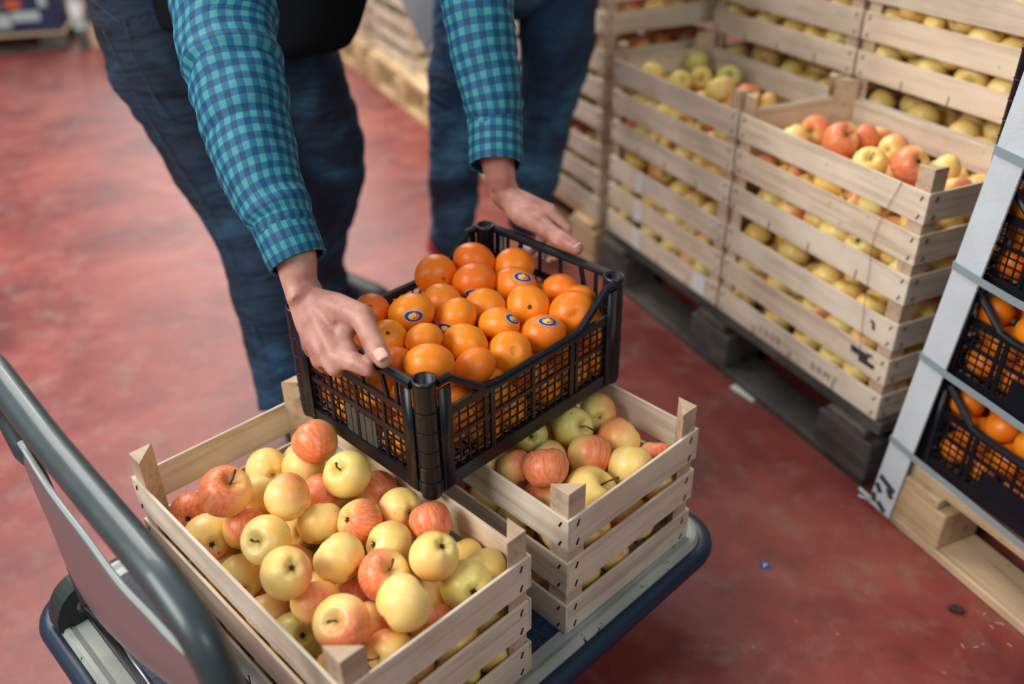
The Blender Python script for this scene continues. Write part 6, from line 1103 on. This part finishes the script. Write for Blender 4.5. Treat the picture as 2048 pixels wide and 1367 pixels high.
# ink smudges and stencilled digits on the lowest crate
m = MB()
for (s, z, w_, h_) in ((-.070, PB+.116, .045, .013), (-.050, PB+.104, .04, .010), (-.045, PB+.123, .012, .006), (-.085, PB+.120, .018, .005)): m.box(s-w_/2, s+w_/2, -.0010, -.0004, z-h_/2, z+h_/2)
x, y = S(0, 0); o = m.obj('ink_smudge', 'ink_dark'); o.location = (x, y, 0); o.rotation_euler = (0, 0, SA); tag(o, 'dark ink smudge near the slat ends of the lowest right-hand crate', 'ink mark')
m = MB(); m.tube([(-.060, -.0006, PB+.193), (-.053, -.0006, PB+.190), (-.050, -.0006, PB+.178)], .003, 6); o = m.obj('ink_spot', 'ink_dark'); o.location = (x, y, 0); o.rotation_euler = (0, 0, SA); tag(o, 'small dark curved mark on a slat above the ink smudge', 'ink mark')
def digits(text, s0, z0, h, label):
    cu = bpy.data.curves.new('t', 'FONT'); cu.body = text; cu.size = h; cu.extrude = .0002; to = bpy.data.objects.new('stencil', cu); COL.objects.link(to)
    dg = bpy.context.evaluated_depsgraph_get(); me = bpy.data.meshes.new_from_object(to.evaluated_get(dg)); bpy.data.objects.remove(to)
    me.materials.clear(); me.materials.append(MATS['ink']); x, y = S(s0, -.0008); o = mk('stencil_digits', me, None, (x, y, z0), (PI/2, 0, SA)); tag(o, label, 'printed digits', 'stencilled digits')
digits('1 6 3 0', -.350, PB+.016, .024, 'faint stencilled digits at the left part of the lowest right-hand slat')
digits('0 0 M 7', -.185, PB+.014, .024, 'faint stencilled characters at the right part of the lowest right-hand slat')


# rest of the fruit, past the first three hundred apples
if stuff_items:
    mb = MB()
    for it in stuff_items: mb.sphere(it[0], it[1], 12, 8, 0, (1, 1, .92))
    so = mb.obj('apple', 'apple_skin', None, True); so.color = (.35, .2, .1, 1)
    tag(so, 'remaining apples deep behind the slats of the stacked crates', 'apples', 'apples behind slats', 'stuff')
if KEEP is not None:
    for o in sc.objects:
        if 'key' in o: del o['key']

# ------------------------------------------------------------------ light
def area(name, loc, target, sx, sy, power, col):
    L = bpy.data.lights.new(name, 'AREA'); L.shape = 'RECTANGLE'; L.size = sx; L.size_y = sy; L.energy = power; L.color = col
    o = bpy.data.objects.new(name, L); COL.objects.link(o); o.location = loc; o.rotation_euler = (Vector(target)-Vector(loc)).to_track_quat('-Z', 'Y').to_euler(); return o

area('area_light', (-.5, 4.2, 3.5), (-.4, 3.0, 0), 1.6, 1.2, 80, (1.0, .94, .86))  # added fill above the aisle, brightens the floor gap between the people
area('area_light', (1.3, -1.0, 2.6), (.2, 1.0, .3), 1.2, 1.0, 22, (1.0, .95, .88))  # added fill from the right front, lifts the dark crate slats
w = bpy.data.worlds.new('hall'); sc.world = w; w.use_nodes = True; w.node_tree.nodes['Background'].inputs[0].default_value = (.55, .70, .80, 1); w.node_tree.nodes['Background'].inputs[1].default_value = .30
area('area_light', (-1.2, 9.4, 3.2), (-.1, 2.2, 0), 6.0, 2.6, 290, (1.0, .96, .90))
area('area_light', (-1.7, 3.2, 3.3), (-.3, 1.9, .2), 2.4, 1.6, 130, (1.0, .95, .88))
area('area_light', (-2.3, -.3, 2.4), (.0, 1.3, .4), 1.8, 1.4, 112, (1.0, .95, .88))  # added front-left fill for the crate faces turned to the camera

sc.view_settings.view_transform = 'Standard'; sc.view_settings.look = 'None'; sc.view_settings.gamma = 1; sc.view_settings.use_curve_mapping = False
sc.view_settings.exposure = 0.0
